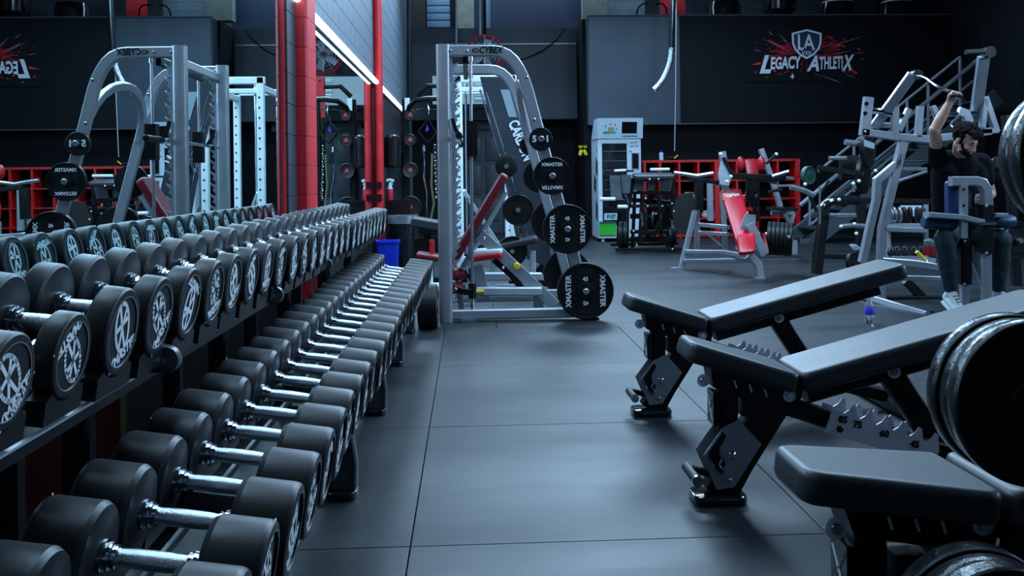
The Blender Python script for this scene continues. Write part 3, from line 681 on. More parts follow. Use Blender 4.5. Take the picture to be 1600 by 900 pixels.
for i in range(14):
    p0, p1 = aa[i], aa[i+1]; k0 = .7+.3*S(PI*i/14)
    sw.prism([c+V((-.115+p0[0], 0, p0[1])), c+V((-.115+p1[0], 0, p1[1])), c+V((-.115+p1[0]*.62, 0, p1[1]*.55)), c+V((-.115+p0[0]*.62, 0, p0[1]*.55))], (0, -.001, 0))
sw.build('swoosh_mark', M_black, sm, 0)
PR = [.093, .150, .196, .2245]
PT = [('15', None, 0), (None, 'XMASTER', PI/2), ('45', 'XMASTER', 0), ('45', 'XMASTER', 0)]
rk = [['small plate', 'second smallest plate', 'large plate', 'largest plate'], ['small', 'middling', 'large', 'lowest large']]
nmz = ['small black plate marked 15 on the topmost horn of the smith machine', 'black lettered plate on the second horn of the smith machine near side', 'large black lettered plate on the third horn of the smith machine near side', 'largest black lettered plate low on the smith machine almost touching the floor']
nmf = ['small black plate topmost on the far frame of the smith machine', 'black plate second from top on the far frame of the smith machine', 'black plate third from top on the far frame of the smith machine', 'large black plate lowest on the far frame of the smith machine']
for i, (p, s_) in enumerate(horns):
    k = i % 4; th = .05 if k else .04
    yy = p.y-.035 if s_ < 0 else p.y+.035
    t = plate((p.x, yy-(0 if s_ < 0 else 0), p.z), PR[k], th, (nmz if s_ < 0 else nmf)[k], 'plates on the smith machine', turn=(PI/2 if k == 1 else 0), txt=PT[k][1], num=PT[k][0] if k >= 2 else None, face=(-1 if s_ < 0 else 1))
    if k == 0:
        for (g_, u_) in (('1', .55), ('5', -.55)):
            me = text_mesh(g_, .07, M_print, bold=.003, ext=.001); q = inst('lettering', me, t); q.matrix_basis = frame((PR[0]*u_, -th-.0005, 0), (1, 0, 0), (0, 0, 1))
for (x, y) in ((861.5, 275),):
    pass
# ------------------------------------------------------------------ maroon incline bench inside the smith machine
YB = 7.75
ib = thing('incline_bench', 'maroon padded silver incline bench with yellow knobs inside the smith machine', 'bench', W(780, 480, YB)); ib.location.z = 0
def pad(parent, p0, p1, w_, th, m, nm, taper=1.0, r=.02, side=None, up=(0, 1, 0), crown=0):
    p0 = V(p0); p1 = V(p1); L_ = (p1-p0).length; pl_ = [(0, -w_/2*taper)]+[(L_, -w_/2)]+[(L_, w_/2)]+[(0, w_/2*taper)]
    rc = min(.04, w_*.2); out = []
    n = 4
    for i in range(4):                       # rounded corners
        a = V(pl_[i-1]); b = V(pl_[i]); c = V(pl_[(i+1) % 4]); u = (a-b).normalized(); v = (c-b).normalized()
        for k in range(4+1):
            t = k/4; out.append(tuple(b+u*rc*(1-t)**2+v*rc*t**2))
    M = frame(p0, (p1-p0), up)
    o = MB().slab(out, th, r, M).build(nm, m, parent, 70); wn = o.modifiers.new('weighted', 'WEIGHTED_NORMAL'); wn.weight = 100; wn.keep_sharp = True; return o
pad(ib, W(712, 414, YB), W(795, 276, YB), .28, .075, M_maroon, 'backrest')
MB().bar(PW([(722, 420, YB), (790, 300, YB)]), .045, .10).build('backrest_frame', M_silverl, ib)
MB().bar(PW([(750, 366, YB-.06), (812, 425, YB-.06), (868, 478, YB-.06)]), .10, .02).build('adjuster_arm', M_silver, ib)
MB().bar(PW([(772, 405, YB), (800, 430, YB), (818, 454, YB), (842, 452, YB)]), .06, .05).build('hinge_arm', M_black, ib)
pad(ib, W(735, 408, YB), W(785, 402, YB), .26, .06, M_red, 'seat')
MB().slab(rrect(.28, .24, .05), .04, .01, frame(W(760, 396, YB)+V((0, 0, .0)), (1, 0, .05), (0, 1, 0))).build('seat_shell', M_white, ib)
MB().bar(PW([(744, 415, YB), (756, 470, YB)]), .12, .06).build('post', M_silver, ib)
for (y, Y) in ((455, YB-.1), (432, YB+.3)):
    a = W(745, y, Y); b = W(846, y, Y)
    MB().bar([a, b], .07, .07).build('base_rail', M_silverl, ib); MB().cyl(a-V((.02, .03, 0)), a+V((.06, -.03, 0)), .02, 12).build('rail_cap', M_yellow, ib)
q = W(808, 416, YB-.12); MB().cyl(q, q+V((0, .05, 0)), .028, 14, .006).build('knob', M_yellow, ib)
MB().bar(PW([(842, 452, YB), (842, 488, YB)]), .09, .06).build('post', M_silver, ib)
for (x, y) in ((842, 460), (786, 418), (756, 372)): bolts(ib, [W(x, y, YB-.075)], (0, -1, 0), .012)
MB().cyl(W(706, 450, YB-.1), W(722, 450, YB+.0), .05, 14, .01).build('roller_pad', M_maroon, ib)
MB().cyl(W(703, 428, YB-.1), W(724, 428, YB+.05), .055, 14, .012).build('roller_pad', M_maroon, ib)
MB().bar([W(715, 430, YB), W(722, 490, YB)], .05, .05).build('post', M_silver, ib)
# second bench with a black pad just behind
YB2 = 9.0
b2_ = thing('flat_bench', 'black padded bench behind the maroon incline bench', 'bench', W(810, 440, YB2)); b2_.location.z = 0
pad(b2_, W(775, 392, YB2), W(841, 378, YB2), .28, .07, M_vinyl, 'seat')
pad(b2_, W(745, 386, YB2), W(772, 391, YB2), .26, .06, M_vinyl, 'backrest')
MB().bar([(W(760, 400, YB2).x, YB2, .04), (W(841, 400, YB2).x, YB2, .04)], .06, .06).build('base_rail', M_silverl, b2_)
for x in (768, 832): MB().bar([W(x, 392, YB2), V((W(x, 392, YB2).x, YB2, .05))], .06, .06).build('post', M_silverl, b2_)
MB().bar([(W(768, 400, YB2).x, YB2-.3, .03), (W(768, 400, YB2).x, YB2+.3, .03)], .06, .06).build('foot', M_silverl, b2_)
# ------------------------------------------------------------------ black adjustable benches
def U3(u, v, w_): return V((u, w_, v))
def make_bench(loc, label, seat_t, seat_c, back_t, tiltz=0):
    t = thing('adjustable_bench', label, 'bench', loc, 'black adjustable benches at the right')
    o0 = t.location.copy(); t.location = (0, 0, 0)
    MB().slab(rrect(.185, .13, .03, 4), .03, .008, Matrix.Translation((0, 0, 0))).build('foot', M_gloss, t)
    MB().sweep([U3(0, .025, 0), U3(.065, .14, 0), U3(.20, .345, 0)], [(-.055, -.035), (.055, -.035), (.055, .035), (-.055, .035)], (0, 1, 0)).build('leg', M_black, t)
    MB().bar([U3(.08, .33, 0), U3(.25, .325, 0), U3(.55, .22, 0), U3(1.16, .06, 0)], .062, .08).build('spine', M_black, t)
    MB().bar([U3(1.15, .035, -.28), U3(1.15, .035, .28)], .06, .06, (0, 0, 1)).build('rear_foot', M_black, t)
    MB().bar([U3(.235, .30, 0), U3(.262, .43, 0)], .085, .075).build('hinge_post', M_black, t)
    # curved-slot adjuster plates
    P = [(-.062, .168), (.008, .262), (.064, .288), (.14, .205), (.045, .062), (-.015, .055)]
    for w_ in (-.048, .042):
        pl2 = MB().slab([(p[0], p[1]) for p in P], .006, .002, Matrix(((1, 0, 0, 0), (0, 0, 1, w_), (0, 1, 0, 0), (0, 0, 0, 1)))).build('adjuster_plate', M_gun, t, 20)
        if w_ < 0:
            MB().prism([U3(p[0], p[1], w_-.0005) for p in ((-.044, .182), (.004, .252), (.020, .238), (-.006, .192), (.016, .140), (-.004, .108), (-.024, .118))], (0, -.001, 0)).build('slot_opening', M_black, pl2, 0)
            MB().tube([U3(-.048, .17, w_-.003), U3(-.02, .118, w_-.003), U3(0, .105, w_-.003), U3(.008, .12, w_-.003), U3(-.006, .14, w_-.003), U3(.004, .16, w_-.003), U3(-.006, .178, w_-.003)], .005, 6).build('slot_edge', M_chrome, pl2)
            MB().tube([U3(-.055, .172, w_-.003), U3(.0, .25, w_-.003)], .005, 6).build('slot_edge', M_chrome, pl2)
            bolts(pl2, [U3(.028, .085, w_-.001)], (0, -1, 0), .008)
    MB().bar([U3(.035, .43, 0), U3(.035, .16, 0)], .068, .06).build('seat_post', M_black, t)
    MB().b2((-.022, -.04, .27), (-.005, .04, .385)).build('post_cover', M_gloss, t)
    cvr = MB(); 
    for (p, q) in (((-.0225, -.03, .285), (-.0225, .03, .365)), ((-.0225, .03, .285), (-.0225, -.03, .365))): cvr.tube([p, q], .003, 4)
    cvr.build('cross_mark', M_steel, t)
    bolts(t, [U3(.037, .172, -.05)], (0, -1, 0), .015)
    MB().bar([U3(.0, .085, .0), U3(-.085, .11, 0)], .022, .03).build('pedal_arm', M_black, t)
    MB().cyl(U3(-.09, .095, -.075), U3(-.09, .095, .075), .018, 14).build('grip', M_rubber, t)
    MB().cyl(U3(-.09, .095, -.085), U3(-.09, .095, -.073), .019, 14).build('grip_cap', M_chrome, t)
    # seat
    sl = .385; sd = V((K(seat_t), 0, S(seat_t))); sc0 = V((seat_c[0], 0, seat_c[1]))
    p0 = sc0-sd*sl/2; p1 = sc0+sd*sl/2; nn = V((-sd.z, 0, sd.x)); 
    pad(t, p0-nn*.035, p1-nn*.035, .28, .07, M_vinyl, 'seat', taper=.70, r=.018)
    MB().prism([p0+sd*.10-nn*.035+V((0, -.05, 0)), p1-nn*.035+V((0, -.05, 0)), p1-nn*.115+V((0, -.05, 0))-sd*.02, p0+sd*.13-nn*.10+V((0, -.05, 0))], (0, .10, 0)).build('seat_bracket', M_black, t)
    for k in range(3):
        c = p0+sd*(.20+.055*k)-nn*.068; MB().bar([c+V((-.004, -.052, .013)), c+V((.004, -.052, -.013))], .006, .002).build('slot_mark', M_print, t)
    # hinge, backrest
    hg = p1-nn*.035; bd = V((K(back_t), 0, S(back_t))); bn = V((-bd.z, 0, bd.x)); q0 = p1+bd*.012-nn*.0; q1 = q0+bd*.97
    pad(t, q0-bn*.04, q1-bn*.04, .28, .075, M_vinyl, 'backrest', taper=1, r=.02)
    MB().bar([q0+bd*.03-bn*.075, q0+bd*.85-bn*.075], .05, .09).build('backrest_frame', M_black, t)
    sb = [q0+bd*.34-bn*.07, V((.79, 0, .17))]
    MB().bar(sb, .085, .05).build('strut', M_black, t)
    for c, r_ in ((sc0-sd*.105-nn*.085+V((0, -.055, 0)), .022), (hg+V((0, -.055, -.02)), .022), (sb[0]+V((0, -.055, 0)), .023)):
        w1_ = MB().lathe(c, (0, -1, 0), [(0, 0), (r_, 0), (r_, .003), (r_*.6, .004), (0, .004)], 18).build('washer', M_lilac, t)
        MB().lathe(c+V((0, -.004, 0)), (0, -1, 0), [(0, 0), (r_*.6, 0), (r_*.5, .006), (0, .006)], 12).build('bolt', M_steel, w1_)
    # numbered ladder plates
    for w_ in (-.048, .042):
        a0 = V((.395, .322)); dr = V((.94, -.34)); 
        P = [(.0, -.085), (.40, -.075), (.405, -.02)]
        for k in range(6):
            x = .355-.062*k; P += [(x+.028, .034), (x+.018, .036), (x+.010, .012), (x-.004, -.004), (x-.018, .0)]
        P += [(.0, .0)]
        PP = [a0+dr*x+V((0.34, .94))*y for x, y in P]
        lp = MB().prism([(p.x, w_, p.y) for p in PP], (0, .006, 0)).build('ladder_plate', M_ladder, t, 0)
        if w_ < 0:
            for (s_, x) in (('85', .045), ('75', .10), ('60', .20), ('45', .315)):
                c = a0+dr*x+V((.34, .94))*(-.026); put_text(s_, .032, M_black, (c.x, w_-.0008, c.y), (1, 0, -.18), (.18, 0, 1), lp, bold=.0014)
            for x in (.045, .315):
                c = a0+dr*x+V((.34, .94))*(-.060); bolts(lp, [(c.x, w_, c.y)], (0, -1, 0), .012, M_black)
    t.location = o0
    return t

b1 = make_bench((.853, 4.24, 0), 'farthest black adjustable bench with its raised back near the water bottle', Rd(-17), (.065, .490), Rd(14.5))
b2b = make_bench((.853, 3.09, 0), 'middle black adjustable bench with numbered silver ladder plate in full view', Rd(-17), (.065, .482), Rd(14.5))
b3 = make_bench((.768, 1.80, 0), 'nearest black adjustable bench with a nearly level seat, cut by the frame', Rd(-6), (.062, .503), Rd(3))
for b_, Yb in ((b2b, 3.09),):
    mk = MB(); q = V((.265, 0, .43))+V((K(Rd(14.5)), 0, S(Rd(14.5))))*.72+V((-S(Rd(14.5)), 0, K(Rd(14.5))))*.036
# ------------------------------------------------------------------ plate tree at the right edge
tr = thing('plate_tree', 'black A-frame plate tree at the right edge of the picture', 'rack', (1.75, 1.6, 0))
MB().bar([(1.02, 1.74, .03), (1.30, 1.74, 1.45), (1.50, 1.74, 1.50), (1.70, 1.74, 1.45), (2.05, 1.74, .03)], .06, .05).build('frame', M_black, tr)
MB().bar([(1.06, 1.4, .03), (1.06, 2.1, .03)], .06, .06, (0, 0, 1)).build('foot', M_black, tr); MB().bar([(2.02, 1.4, .03), (2.02, 2.1, .03)], .06, .06, (0, 0, 1)).build('foot', M_black, tr)
def stack(cx, cz, yf, R, n, th, w1, w2):
    MB().cyl((cx, 1.74, cz), (cx, yf-.03, cz), .022, 14, .004).build('horn', M_steel, tr)
    for i in range(n):
        y = yf+th+(th+.004)*i
        nm = ['front', 'second', 'third'][i]
        R_ = R-(.0, .006, .001)[i]
        t = plate((cx, y, cz), R_, th, '%s %s' % (nm, w1), w2, grips=False, mainm=M_plate)
        MB().lathe((0, 0, 0), (0, -1, 0), [(R_*.985, .002), (R_*1.003, .006), (R_*1.003, th-.006), (R_*.985, th-.002)], 64, False).build('worn_rim', M_platerim, None)
        o = SC.collection.objects[-1] if False else bpy.data.objects[[q.name for q in bpy.data.objects if q.name.startswith('worn_rim')][-1]]
        o.parent = t
stack(1.10, 1.157, 1.52, .141, 2, .036, 'worn black plate of the highest stack on the plate tree', 'plates on the plate tree')
stack(1.014, .714, 1.56, .151, 3, .034, 'worn black plate of the middle stack on the plate tree', 'plates on the plate tree')
stack(.915, .290, 1.50, .158, 3, .040, 'worn black plate of the lowest stack on the plate tree', 'plates on the plate tree')
# ------------------------------------------------------------------ white rack behind the smith machine
wr = thing('white_rack', 'white perforated steel rack standing behind the smith machine', 'gym machine', (0.3, 10.9, 0))
xa, xb = W(717, 300, 10.2).x, W(717, 300, 10.2).x+.62
zt_ = W(740, 118, 10.2).z
for (x, y) in ((xa, 10.2), (xa, 11.6), (xb, 10.2), (xb, 11.6)):
    p = MB().bar([(x, y, .0), (x, y, zt_)], .085, .06).build('post', M_white, wr)
    hl = MB()
    for k in range(16): hl.cyl((x+.01, y-.031, .35+.115*k), (x+.01, y-.0325, .35+.115*k), .012, 8)
    hl.build('peg_holes', M_black, p)
    MB().bar([(x-.0, y-.28 if y < 11 else y+.28, .03), (x, y, .03)], .06, .06, (0, 0, 1)).build('foot', M_white, wr)
MB().bar([(xa-.05, 10.2, zt_-.04), (xb+.05, 10.2, zt_-.04)], .08, .06).build('top_beam', M_white, wr)
MB().bar([(xa-.05, 11.6, zt_-.04), (xb+.05, 11.6, zt_-.04)], .08, .06).build('top_beam', M_white, wr)
for x in (xa, xb): MB().bar([(x, 10.2, zt_-.12), (x, 11.6, zt_-.12)], .07, .07, (0, 0, 1)).build('side_beam', M_white, wr)
MB().bar([(xa, 10.2, W(740, 140, 10.2).z), (xb, 10.2, W(740, 140, 10.2).z)], .055, .05).build('cross_beam', M_white, wr)
MB().bar([(xa, 11.6, .1), (xb, 11.6, .1)], .06, .06).build('cross_beam', M_white, wr)
for dy in (.12, 1.28):
    MB().cyl((xa+.09, 10.2+dy, .1), (xa+.09, 10.2+dy, zt_-.05), .014, 10).build('guide_rod', M_chrome, wr)
MB().bar([(xa+.05, 10.25, 1.0), (xa+.45, 10.9, .35)], .05, .03).build('brace', M_white, wr)
# ------------------------------------------------------------------ leaning machine with the lettered side panel
hs = thing('hack_squat', 'black leaning leg machine with white lettered side panel behind the arch', 'gym machine', W(820, 440, 9.4)); hs.location.z = 0
Yh = 9.4
MB().prism(PW([(750, 120, Yh), (797, 120, Yh), (822, 208, Yh), (852, 330, Yh), (862, 420, Yh), (812, 400, Yh), (785, 262, Yh)]), (0, .05, 0)).build('side_panel', M_wallb, hs, 0)
MB().prism(PW([(782, 140, Yh-.004), (796, 140, Yh-.004), (808, 183, Yh-.004), (795, 183, Yh-.004)]), (0, .004, 0)).build('pale_plate', M_panel2, hs, 0)
d_ = (W(826, 246, Yh)-W(803, 190, Yh)).normalized()
put_text('CARDON', .2, M_print, W(814, 219, Yh-.006), (d_.x, 0, d_.z), (-d_.z*1, 0, d_.x), hs, fit=(.44, .12), bold=.006)
for dx in (0, 9):
    MB().tube(PW([(750+dx, 140, Yh-.1), (786+dx, 258, Yh-.1), (824+dx, 405, Yh-.1)]), .011, 8).build('guide_rod', M_chrome, hs)
MB().bar(PW([(862, 400, Yh+.3), (800, 470, Yh+.3)]), .1, .08).build('leg', M_black, hs)
MB().bar([(W(795, 450, Yh).x, Yh-.0, .035), (W(890, 450, Yh).x, Yh-.0, .035)], .07, .07).build('base_rail', M_black, hs)
MB().bar(PW([(858, 330, Yh), (880, 420, Yh)]), .1, .08).build('leg', M_black, hs)
for (x, y, r, l) in ((791, 260, .112, 'black grip plate by the top of the maroon backrest'), (809, 328, .155, 'black grip plate on the leaning machine beneath the lettering'), (800, 392, .15, 'black plate low on the leaning machine behind the hinge arm')):
    p = W(x, y, 8.95); MB().cyl(p+V((0, -.06, 0)), p+V((0, .4, 0)), .024, 12).build('horn', M_steel, hs)
    plate((p.x, p.y, p.z), r, .05, l, 'plates on the leaning machine')
# ------------------------------------------------------------------ accessory corner beyond the rack
YA = 12.4
at_ = thing('accessory_tower', 'black accessory tower hung with attachments in the far left corner', 'rack', W(655, 385, YA)); at_.location.z = 0
MB().bar([(W(635, 300, YA).x, YA, 0), (W(635, 300, YA).x, YA, W(635, 155, YA).z)], .09, .09).build('post', M_black, at_)
MB().bar([(W(690, 300, YA).x, YA, 0), (W(690, 300, YA).x, YA, W(690, 158, YA).z)], .09, .09).build('post', M_black, at_)
MB().b2((W(604, 300, YA).x, YA+.02, W(640, 330, YA).z), (W(632, 300, YA).x, YA+.05, W(640, 200, YA).z)).build('back_panel', M_wallb, at_)
MB().tube(PW([(637, 178, YA-.1), (640, 166, YA-.2), (650, 157, YA-.3), (668, 154, YA-.3), (690, 154, YA-.2)]), .035, 10).build('handle_arch', M_black, at_)
MB().b2((W(632.5, 174, YA-.1).x, YA-.1, W(633, 172, YA-.1).z), (W(640, 174, YA-.1).x, YA-.06, W(633, 153, YA-.1).z)).build('pulley_plate', M_white, at_)
MB().tube(PW([(650, 172, YA-.1), (660, 170, YA-.12), (682, 171, YA-.1)]), .008, 6).build('hook_rail', M_chrome, at_)
MB().bar([(W(620, 380, YA).x, YA, .03), (W(695, 380, YA).x, YA, .03)], .08, .12).build('base', M_black, at_)
for (y, r, l) in ((180, .075, 'black disc with red badge at the top of the accessory tower'), (219, .08, 'second black disc with red badge down the accessory tower'), (266, .105, 'third black disc with red badge down the accessory tower'), (323, .15, 'large black disc with red badge low on the accessory tower')):
    p = W(641.5, y, YA-.12); t = thing('badge_disc', l, 'weight plate', p, 'discs on the accessory tower')
    MB().lathe(p, (0, -1, 0), [(0, 0), (r*.97, 0), (r, .01), (r, .06), (r*.95, .07), (r*.8, .06), (0, .06)], 28).build('disc', M_rubber, t)
    MB().slab([(-.03, .012), (-.018, .026), (0, .018), (.018, .026), (.03, .012), (.018, -.02), (0, -.034), (-.018, -.02)][::-1], .008, .002, frame(p+V((0, -.068, 0)), (1, 0, 0), (0, 0, -1)) ).build('badge', M_pink, t)
t = thing('cylinder_bag', 'black cylindrical padded roll beside the slim red column', 'pad', W(613, 262, 12.1), None)
a = W(613, 262, 12.1); b = W(613, 213, 12.1); MB().cyl(a, b, .112, 24, .02).build('roll', M_gloss, t); MB().cyl(b, b+V((0, 0, .02)), .08, 20).build('cap', M_steel, t)
MB().bar([V((a.x, 12.1, (a.z+b.z)/2)), V((W(635, 300, YA).x, YA, (a.z+b.z)/2))], .03, .03, (0, 0, 1)).build('bracket', M_black, t)
hn = thing('strap_handle', 'black diamond shaped strap hanging from a chrome hook', 'handle', W(668, 225, YA-.15))
MB().tube(PW([(668, 162, YA-.15), (669.5, 170, YA-.15), (669, 182, YA-.15)]), .012, 8).build('hook', M_chrome, hn)
MB().bar(PW([(668.5, 180, YA-.15), (666, 190, YA-.15), (654, 204, YA-.15), (660, 214, YA-.15), (668, 222, YA-.15), (676, 216, YA-.15), (681, 206, YA-.15), (671, 190, YA-.15), (668.5, 180, YA-.15)]), .02, .06).build('strap', M_black, hn)
MB().prism(PW([(667, 193, YA-.13), (670.5, 203, YA-.13), (665, 206, YA-.13)]), (0, .02, 0)).build('tag', M_violet, hn)
cb = thing('curl_bar', 'bent chrome bar hanging under the strap handle', 'bar', W(667, 340, YA-.15))
MB().tube(PW([(662, 226, YA-.15), (662.5, 255, YA-.15), (662, 278, YA-.15), (667, 301, YA-.15), (667, 340, YA-.15)]), .014, 8).build('bar', M_chrome, cb); MB().cyl(W(662, 236, YA-.15), W(662, 228, YA-.15), .024, 10).build('bar_end', M_steel, cb)
tag(MB().bar(PW([(675, 240, YA-.1), (674, 290, YA-.1), (678, 318, YA-.1), (671, 352, YA-.1)]), .03, .03).build('olive_strap', M_olive), 'olive green strap hanging beside the bent chrome bar', 'strap')
ch = thing('chain', 'pale chain hanging right of the olive strap', 'chain', W(681, 300, YA-.1))
cm_ = MB()
for k in range(14):
    p = W(679+.3*k, 228+6.2*k, YA-.1); cm_.tube([p+V((.014*K(q), .014*S(q) if k % 2 else 0, .022*S(q))) for q in [i*PI/4 for i in range(8)]], .006, 5, True)
cm_.build('links', M_chrome, ch)
sb_ = thing('supply_cabinet', 'low black cabinet under the spray bottle', 'cabinet', W(618, 395, 12.0)); sb_.location.z = 0
a = W(603, 313, 12.0); b = W(640, 313, 12.0)
MB().b2((a.x, 12.0, 0), (b.x, 12.34, a.z)).build('body', M_black, sb_); MB().b2((a.x+.02, 11.985, .06), (b.x-.02, 12.0, a.z-.03)).build('door', M_gloss, sb_)
sp_ = thing('spray_bottle', 'spray bottle with red label and pale blue trigger beside the red column', 'bottle', (W(609, 312, 12.1).x, 12.1, a.z))
q = V((W(609.5, 312, 12.1).x, 12.1, a.z)); k_ = .9
MB().lathe(q, (0, 0, 1), [(0, 0), (.042, 0), (.045, .01), (.045, .13), (.04, .15), (0, .15)], 18).build('label', M_liquid, sp_)
MB().lathe(q+V((0, 0, .15)), (0, 0, 1), [(.04, 0), (.026, .05), (.016, .08), (.016, .09), (0, .09)], 18).build('shoulder', M_cool, sp_)
MB().bar([q+V((-.045, 0, .262)), q+V((0, 0, .275)), q+V((.055, 0, .255))], .034, .03).build('trigger_head', M_white, sp_)
MB().bar([q+V((.02, 0, .25)), q+V((.035, 0, .205))], .012, .016).build('trigger', M_white, sp_)
tb = thing('trash_bin', 'tall round black bin with a brushed steel rim', 'bin', W(630, 400, 11.4)); tb.location.z = 0
p = W(630, 340, 11.4); rb = .19
MB().lathe((p.x, 11.4, 0), (0, 0, 1), [(0, 0), (rb*.92, 0), (rb, .03), (rb, p.z-.03), (rb*.9, p.z-.03), (rb*.9, .05), (0, .05)], 32).build('body', M_gloss, tb)
MB().lathe((p.x, 11.4, p.z-.07), (0, 0, 1), [(rb*1.0, 0), (rb*1.03, 0), (rb*1.03, .10), (rb*.8, .10), (rb*.8, .08)], 32, False).build('steel_rim', M_steel, tb)
bb = thing('blue_bin', 'bright blue plastic bin behind the far end of the rack', 'bin', W(604, 425, 10.6)); bb.location.z = 0
x0b = W(587, 376, 10.6).x; x1b = W(622.5, 376, 10.6).x; z1b = W(604, 376, 10.6).z; cxb = (x0b+x1b)/2; wb_ = (x1b-x0b)
bm_ = MB(); o1 = rrect(wb_*.84, .20, .03, 3); o2 = rrect(wb_*.96, .24, .03, 3); n = len(o1)
bm_.add([(cxb+x, 10.7+y, .0) for x, y in o1]+[(cxb+x, 10.7+y, z1b) for x, y in o2]+[(cxb+x*.94, 10.7+y*.94, z1b) for x, y in o2]+[(cxb+x*.9, 10.7+y*.9, .02) for x, y in o1],
        [tuple(range(n)), tuple(range(3*n, 4*n))]+[(k*n+i, k*n+(i+1) % n, (k+1)*n+(i+1) % n, (k+1)*n+i) for k in range(3) for i in range(n)])
bm_.build('body', M_blue, bb)
MB().sweep([(cxb+x*1.02, 10.7+y*1.02, z1b-.015) for x, y in o2], [(-.008, -.014), (.008, -.014), (.008, .014), (-.008, .014)], (0, 0, 1), True).build('rim', M_blue, bb)
# black padded bench and red seat between the bin and the smith machine
pb_ = thing('preacher_bench', 'black padded arm bench left of the smith machine upright', 'bench', W(675, 420, 10.0)); pb_.location.z = 0
pad(pb_, W(642, 352, 10.0), W(694, 361, 10.0), .5, .10, M_vinyl, 'arm_pad'); MB().bar([W(668, 365, 10.0), V((W(672, 400, 10).x, 10.0, .03))], .09, .09).build('post', M_black, pb_)
MB().b2((W(648, 400, 10).x, 9.9, .26), (W(690, 400, 10).x, 10.1, W(668, 372, 10).z)).build('shroud', M_black, pb_)
MB().bar([(W(640, 400, 10).x, 10.0, .03), (W(730, 400, 10).x, 10.0, .03)], .06, .3).build('base', M_black, pb_)
rs = thing('red_stool', 'dark red padded stool seen between rack and smith machine', 'bench', W(670, 440, 9.2)); rs.location.z = 0
pad(rs, W(650, 402, 9.2), W(690, 408, 9.2), .3, .06, M_maroon, 'seat'); MB().bar([(W(670, 400, 9.2).x, 9.2, .0), W(670, 408, 9.2)], .08, .08).build('post', M_white, rs)
MB().bar([(W(655, 400, 9.2).x, 9.2, .03), (W(690, 400, 9.2).x, 9.2, .03)], .06, .3).build('base', M_white, rs)
MB().bar([W(675, 398, 9.25), W(675, 375, 9.25)], .05, .05).build('handle', M_redp, rs)
# black wheel on the floor at the rack end
bw = thing('bumper_plate', 'thick black wheel shaped plate with red mark standing on the floor at the rack end', 'weight plate', (-.30, 6.87, 0))
zc = .165
MB().lathe((-.40, 6.87, zc), (1, 0, 0), [(0, 0), (.155, 0), (.165, .01), (.165, .14), (.155, .15), (.13, .15), (.12, .14), (.06, .14), (.05, .152), (0, .152)], 36).build('disc', M_rubber, bw)
MB().lathe((-.252, 6.87, zc), (1, 0, 0), [(0, 0), (.045, 0), (.045, .006), (0, .006)], 18).build('red_mark', M_pink, bw)
# ------------------------------------------------------------------ vending machine
YV = 15.7
vm = thing('vending_machine', 'white vending machine with green drawer and dark window by the back wall', 'vending machine', W(965, 375, YV)); vm.location.z = 0
a = W(936, 372, YV); b = W(1001, 216, YV); z0v = .06
MB().b2((a.x, YV, z0v), (b.x, YV+.85, b.z)).build('cabinet', M_vend, vm)
hz = W(960, 185, YV).z; hx1 = W(1003.5, 200, YV).x; hz0 = W(960, 216.5, YV).z
MB().prism([(a.x-.01, YV-.03, hz0), (a.x-.01, YV-.09, hz), (a.x-.01, YV+.40, hz), (a.x-.01, YV+.75, hz0+.05), (a.x-.01, YV+.75, hz0)], (hx1-a.x+.01, 0, 0)).build('header', M_vend, vm, 0)
def vq(x0, y0, x1, y1, m, nm, off=.006, th=.006):
    p = W(x0, y1, YV); q = W(x1, y0, YV); return MB().b2((p.x, YV-off, p.z), (q.x, YV-off+th, q.z)).build(nm, m, vm)
vq(942, 224, 979, 352, M_glass, 'window', .012, .012)
for k, y in enumerate((236, 251, 266, 281, 296)): vq(943, y, 978, y+.9, M_steel, 'shelf', .016, .004)
vq(988, 240, 997, 263, M_screen, 'payment_panel', .02, .02); vq(986.5, 238.5, 998.5, 264.5, M_steel, 'payment_frame', .010, .010)
vq(944, 333, 967, 344, M_cool, 'name_plate', .02, .01); vq(936.5, 346, 962, 367, M_green, 'drawer', .05, .05); vq(936.5, 346, 962, 349, M_dgreen, 'drawer_lip', .06, .06)
def slant(x0, y0, x1, y1, m, nm, off=.004):
    def pt(x, y): p = W(x, y, YV-.05); k = (p.z-hz0)/(hz-hz0); return V((p.x, YV-.03-.06*k-off, p.z))
    return MB().prism([pt(x0, y0), pt(x1, y0), pt(x1, y1), pt(x0, y1)], (0, off*.6, 0)).build(nm, m, vm, 0)
slant(971.5, 190.5, 995, 208.5, M_screen, 'screen')
slant(973, 212, 996, 213.4, M_panel, 'small_print')
slant(943, 205, 962, 209, M_grn, 'print_mark'); slant(941.5, 207, 953, 208.6, M_green, 'print_mark')
slant(950, 199, 959, 205, mat('print_tan', (.45, .33, .2), .5), 'print_mark')
for (x, y) in ((945, 196), (953, 193), (960, 194), (962, 200.5)): slant(x, y, x+1.6, y+2.6, M_navy, 'print_dot')
p = W(955.5, 338.5, YV-.024); put_text('P1ET', .1, M_black, p, (1, 0, 0), (0, 0, 1), vm, fit=(.15, .07), bold=.003)
for (x, y) in ((985, 222.5), (991, 222), (985, 228), (992, 227.5), (983, 236)): vq(x, y, x+4.5, y+1.2, M_panel, 'print_line', .005, .003)
M_choc = mat('print_chocolate', (.09, .035, .02), .5)
for (y0, y1, zA, zB) in ((.15, .35, .35, .75), (.1, .3, 1.15, 1.5), (.3, .55, .85, 1.2), (.1, .35, 1.62, 1.68)):
    MB().prism([(a.x-.004, YV+y0, zA), (a.x-.004, YV+y1, zA+.08), (a.x-.004, YV+y1-.06, zB), (a.x-.004, YV+y0-.04, zB-.1)], (.004, 0, 0)).build('side_print', M_choc, vm, 0)
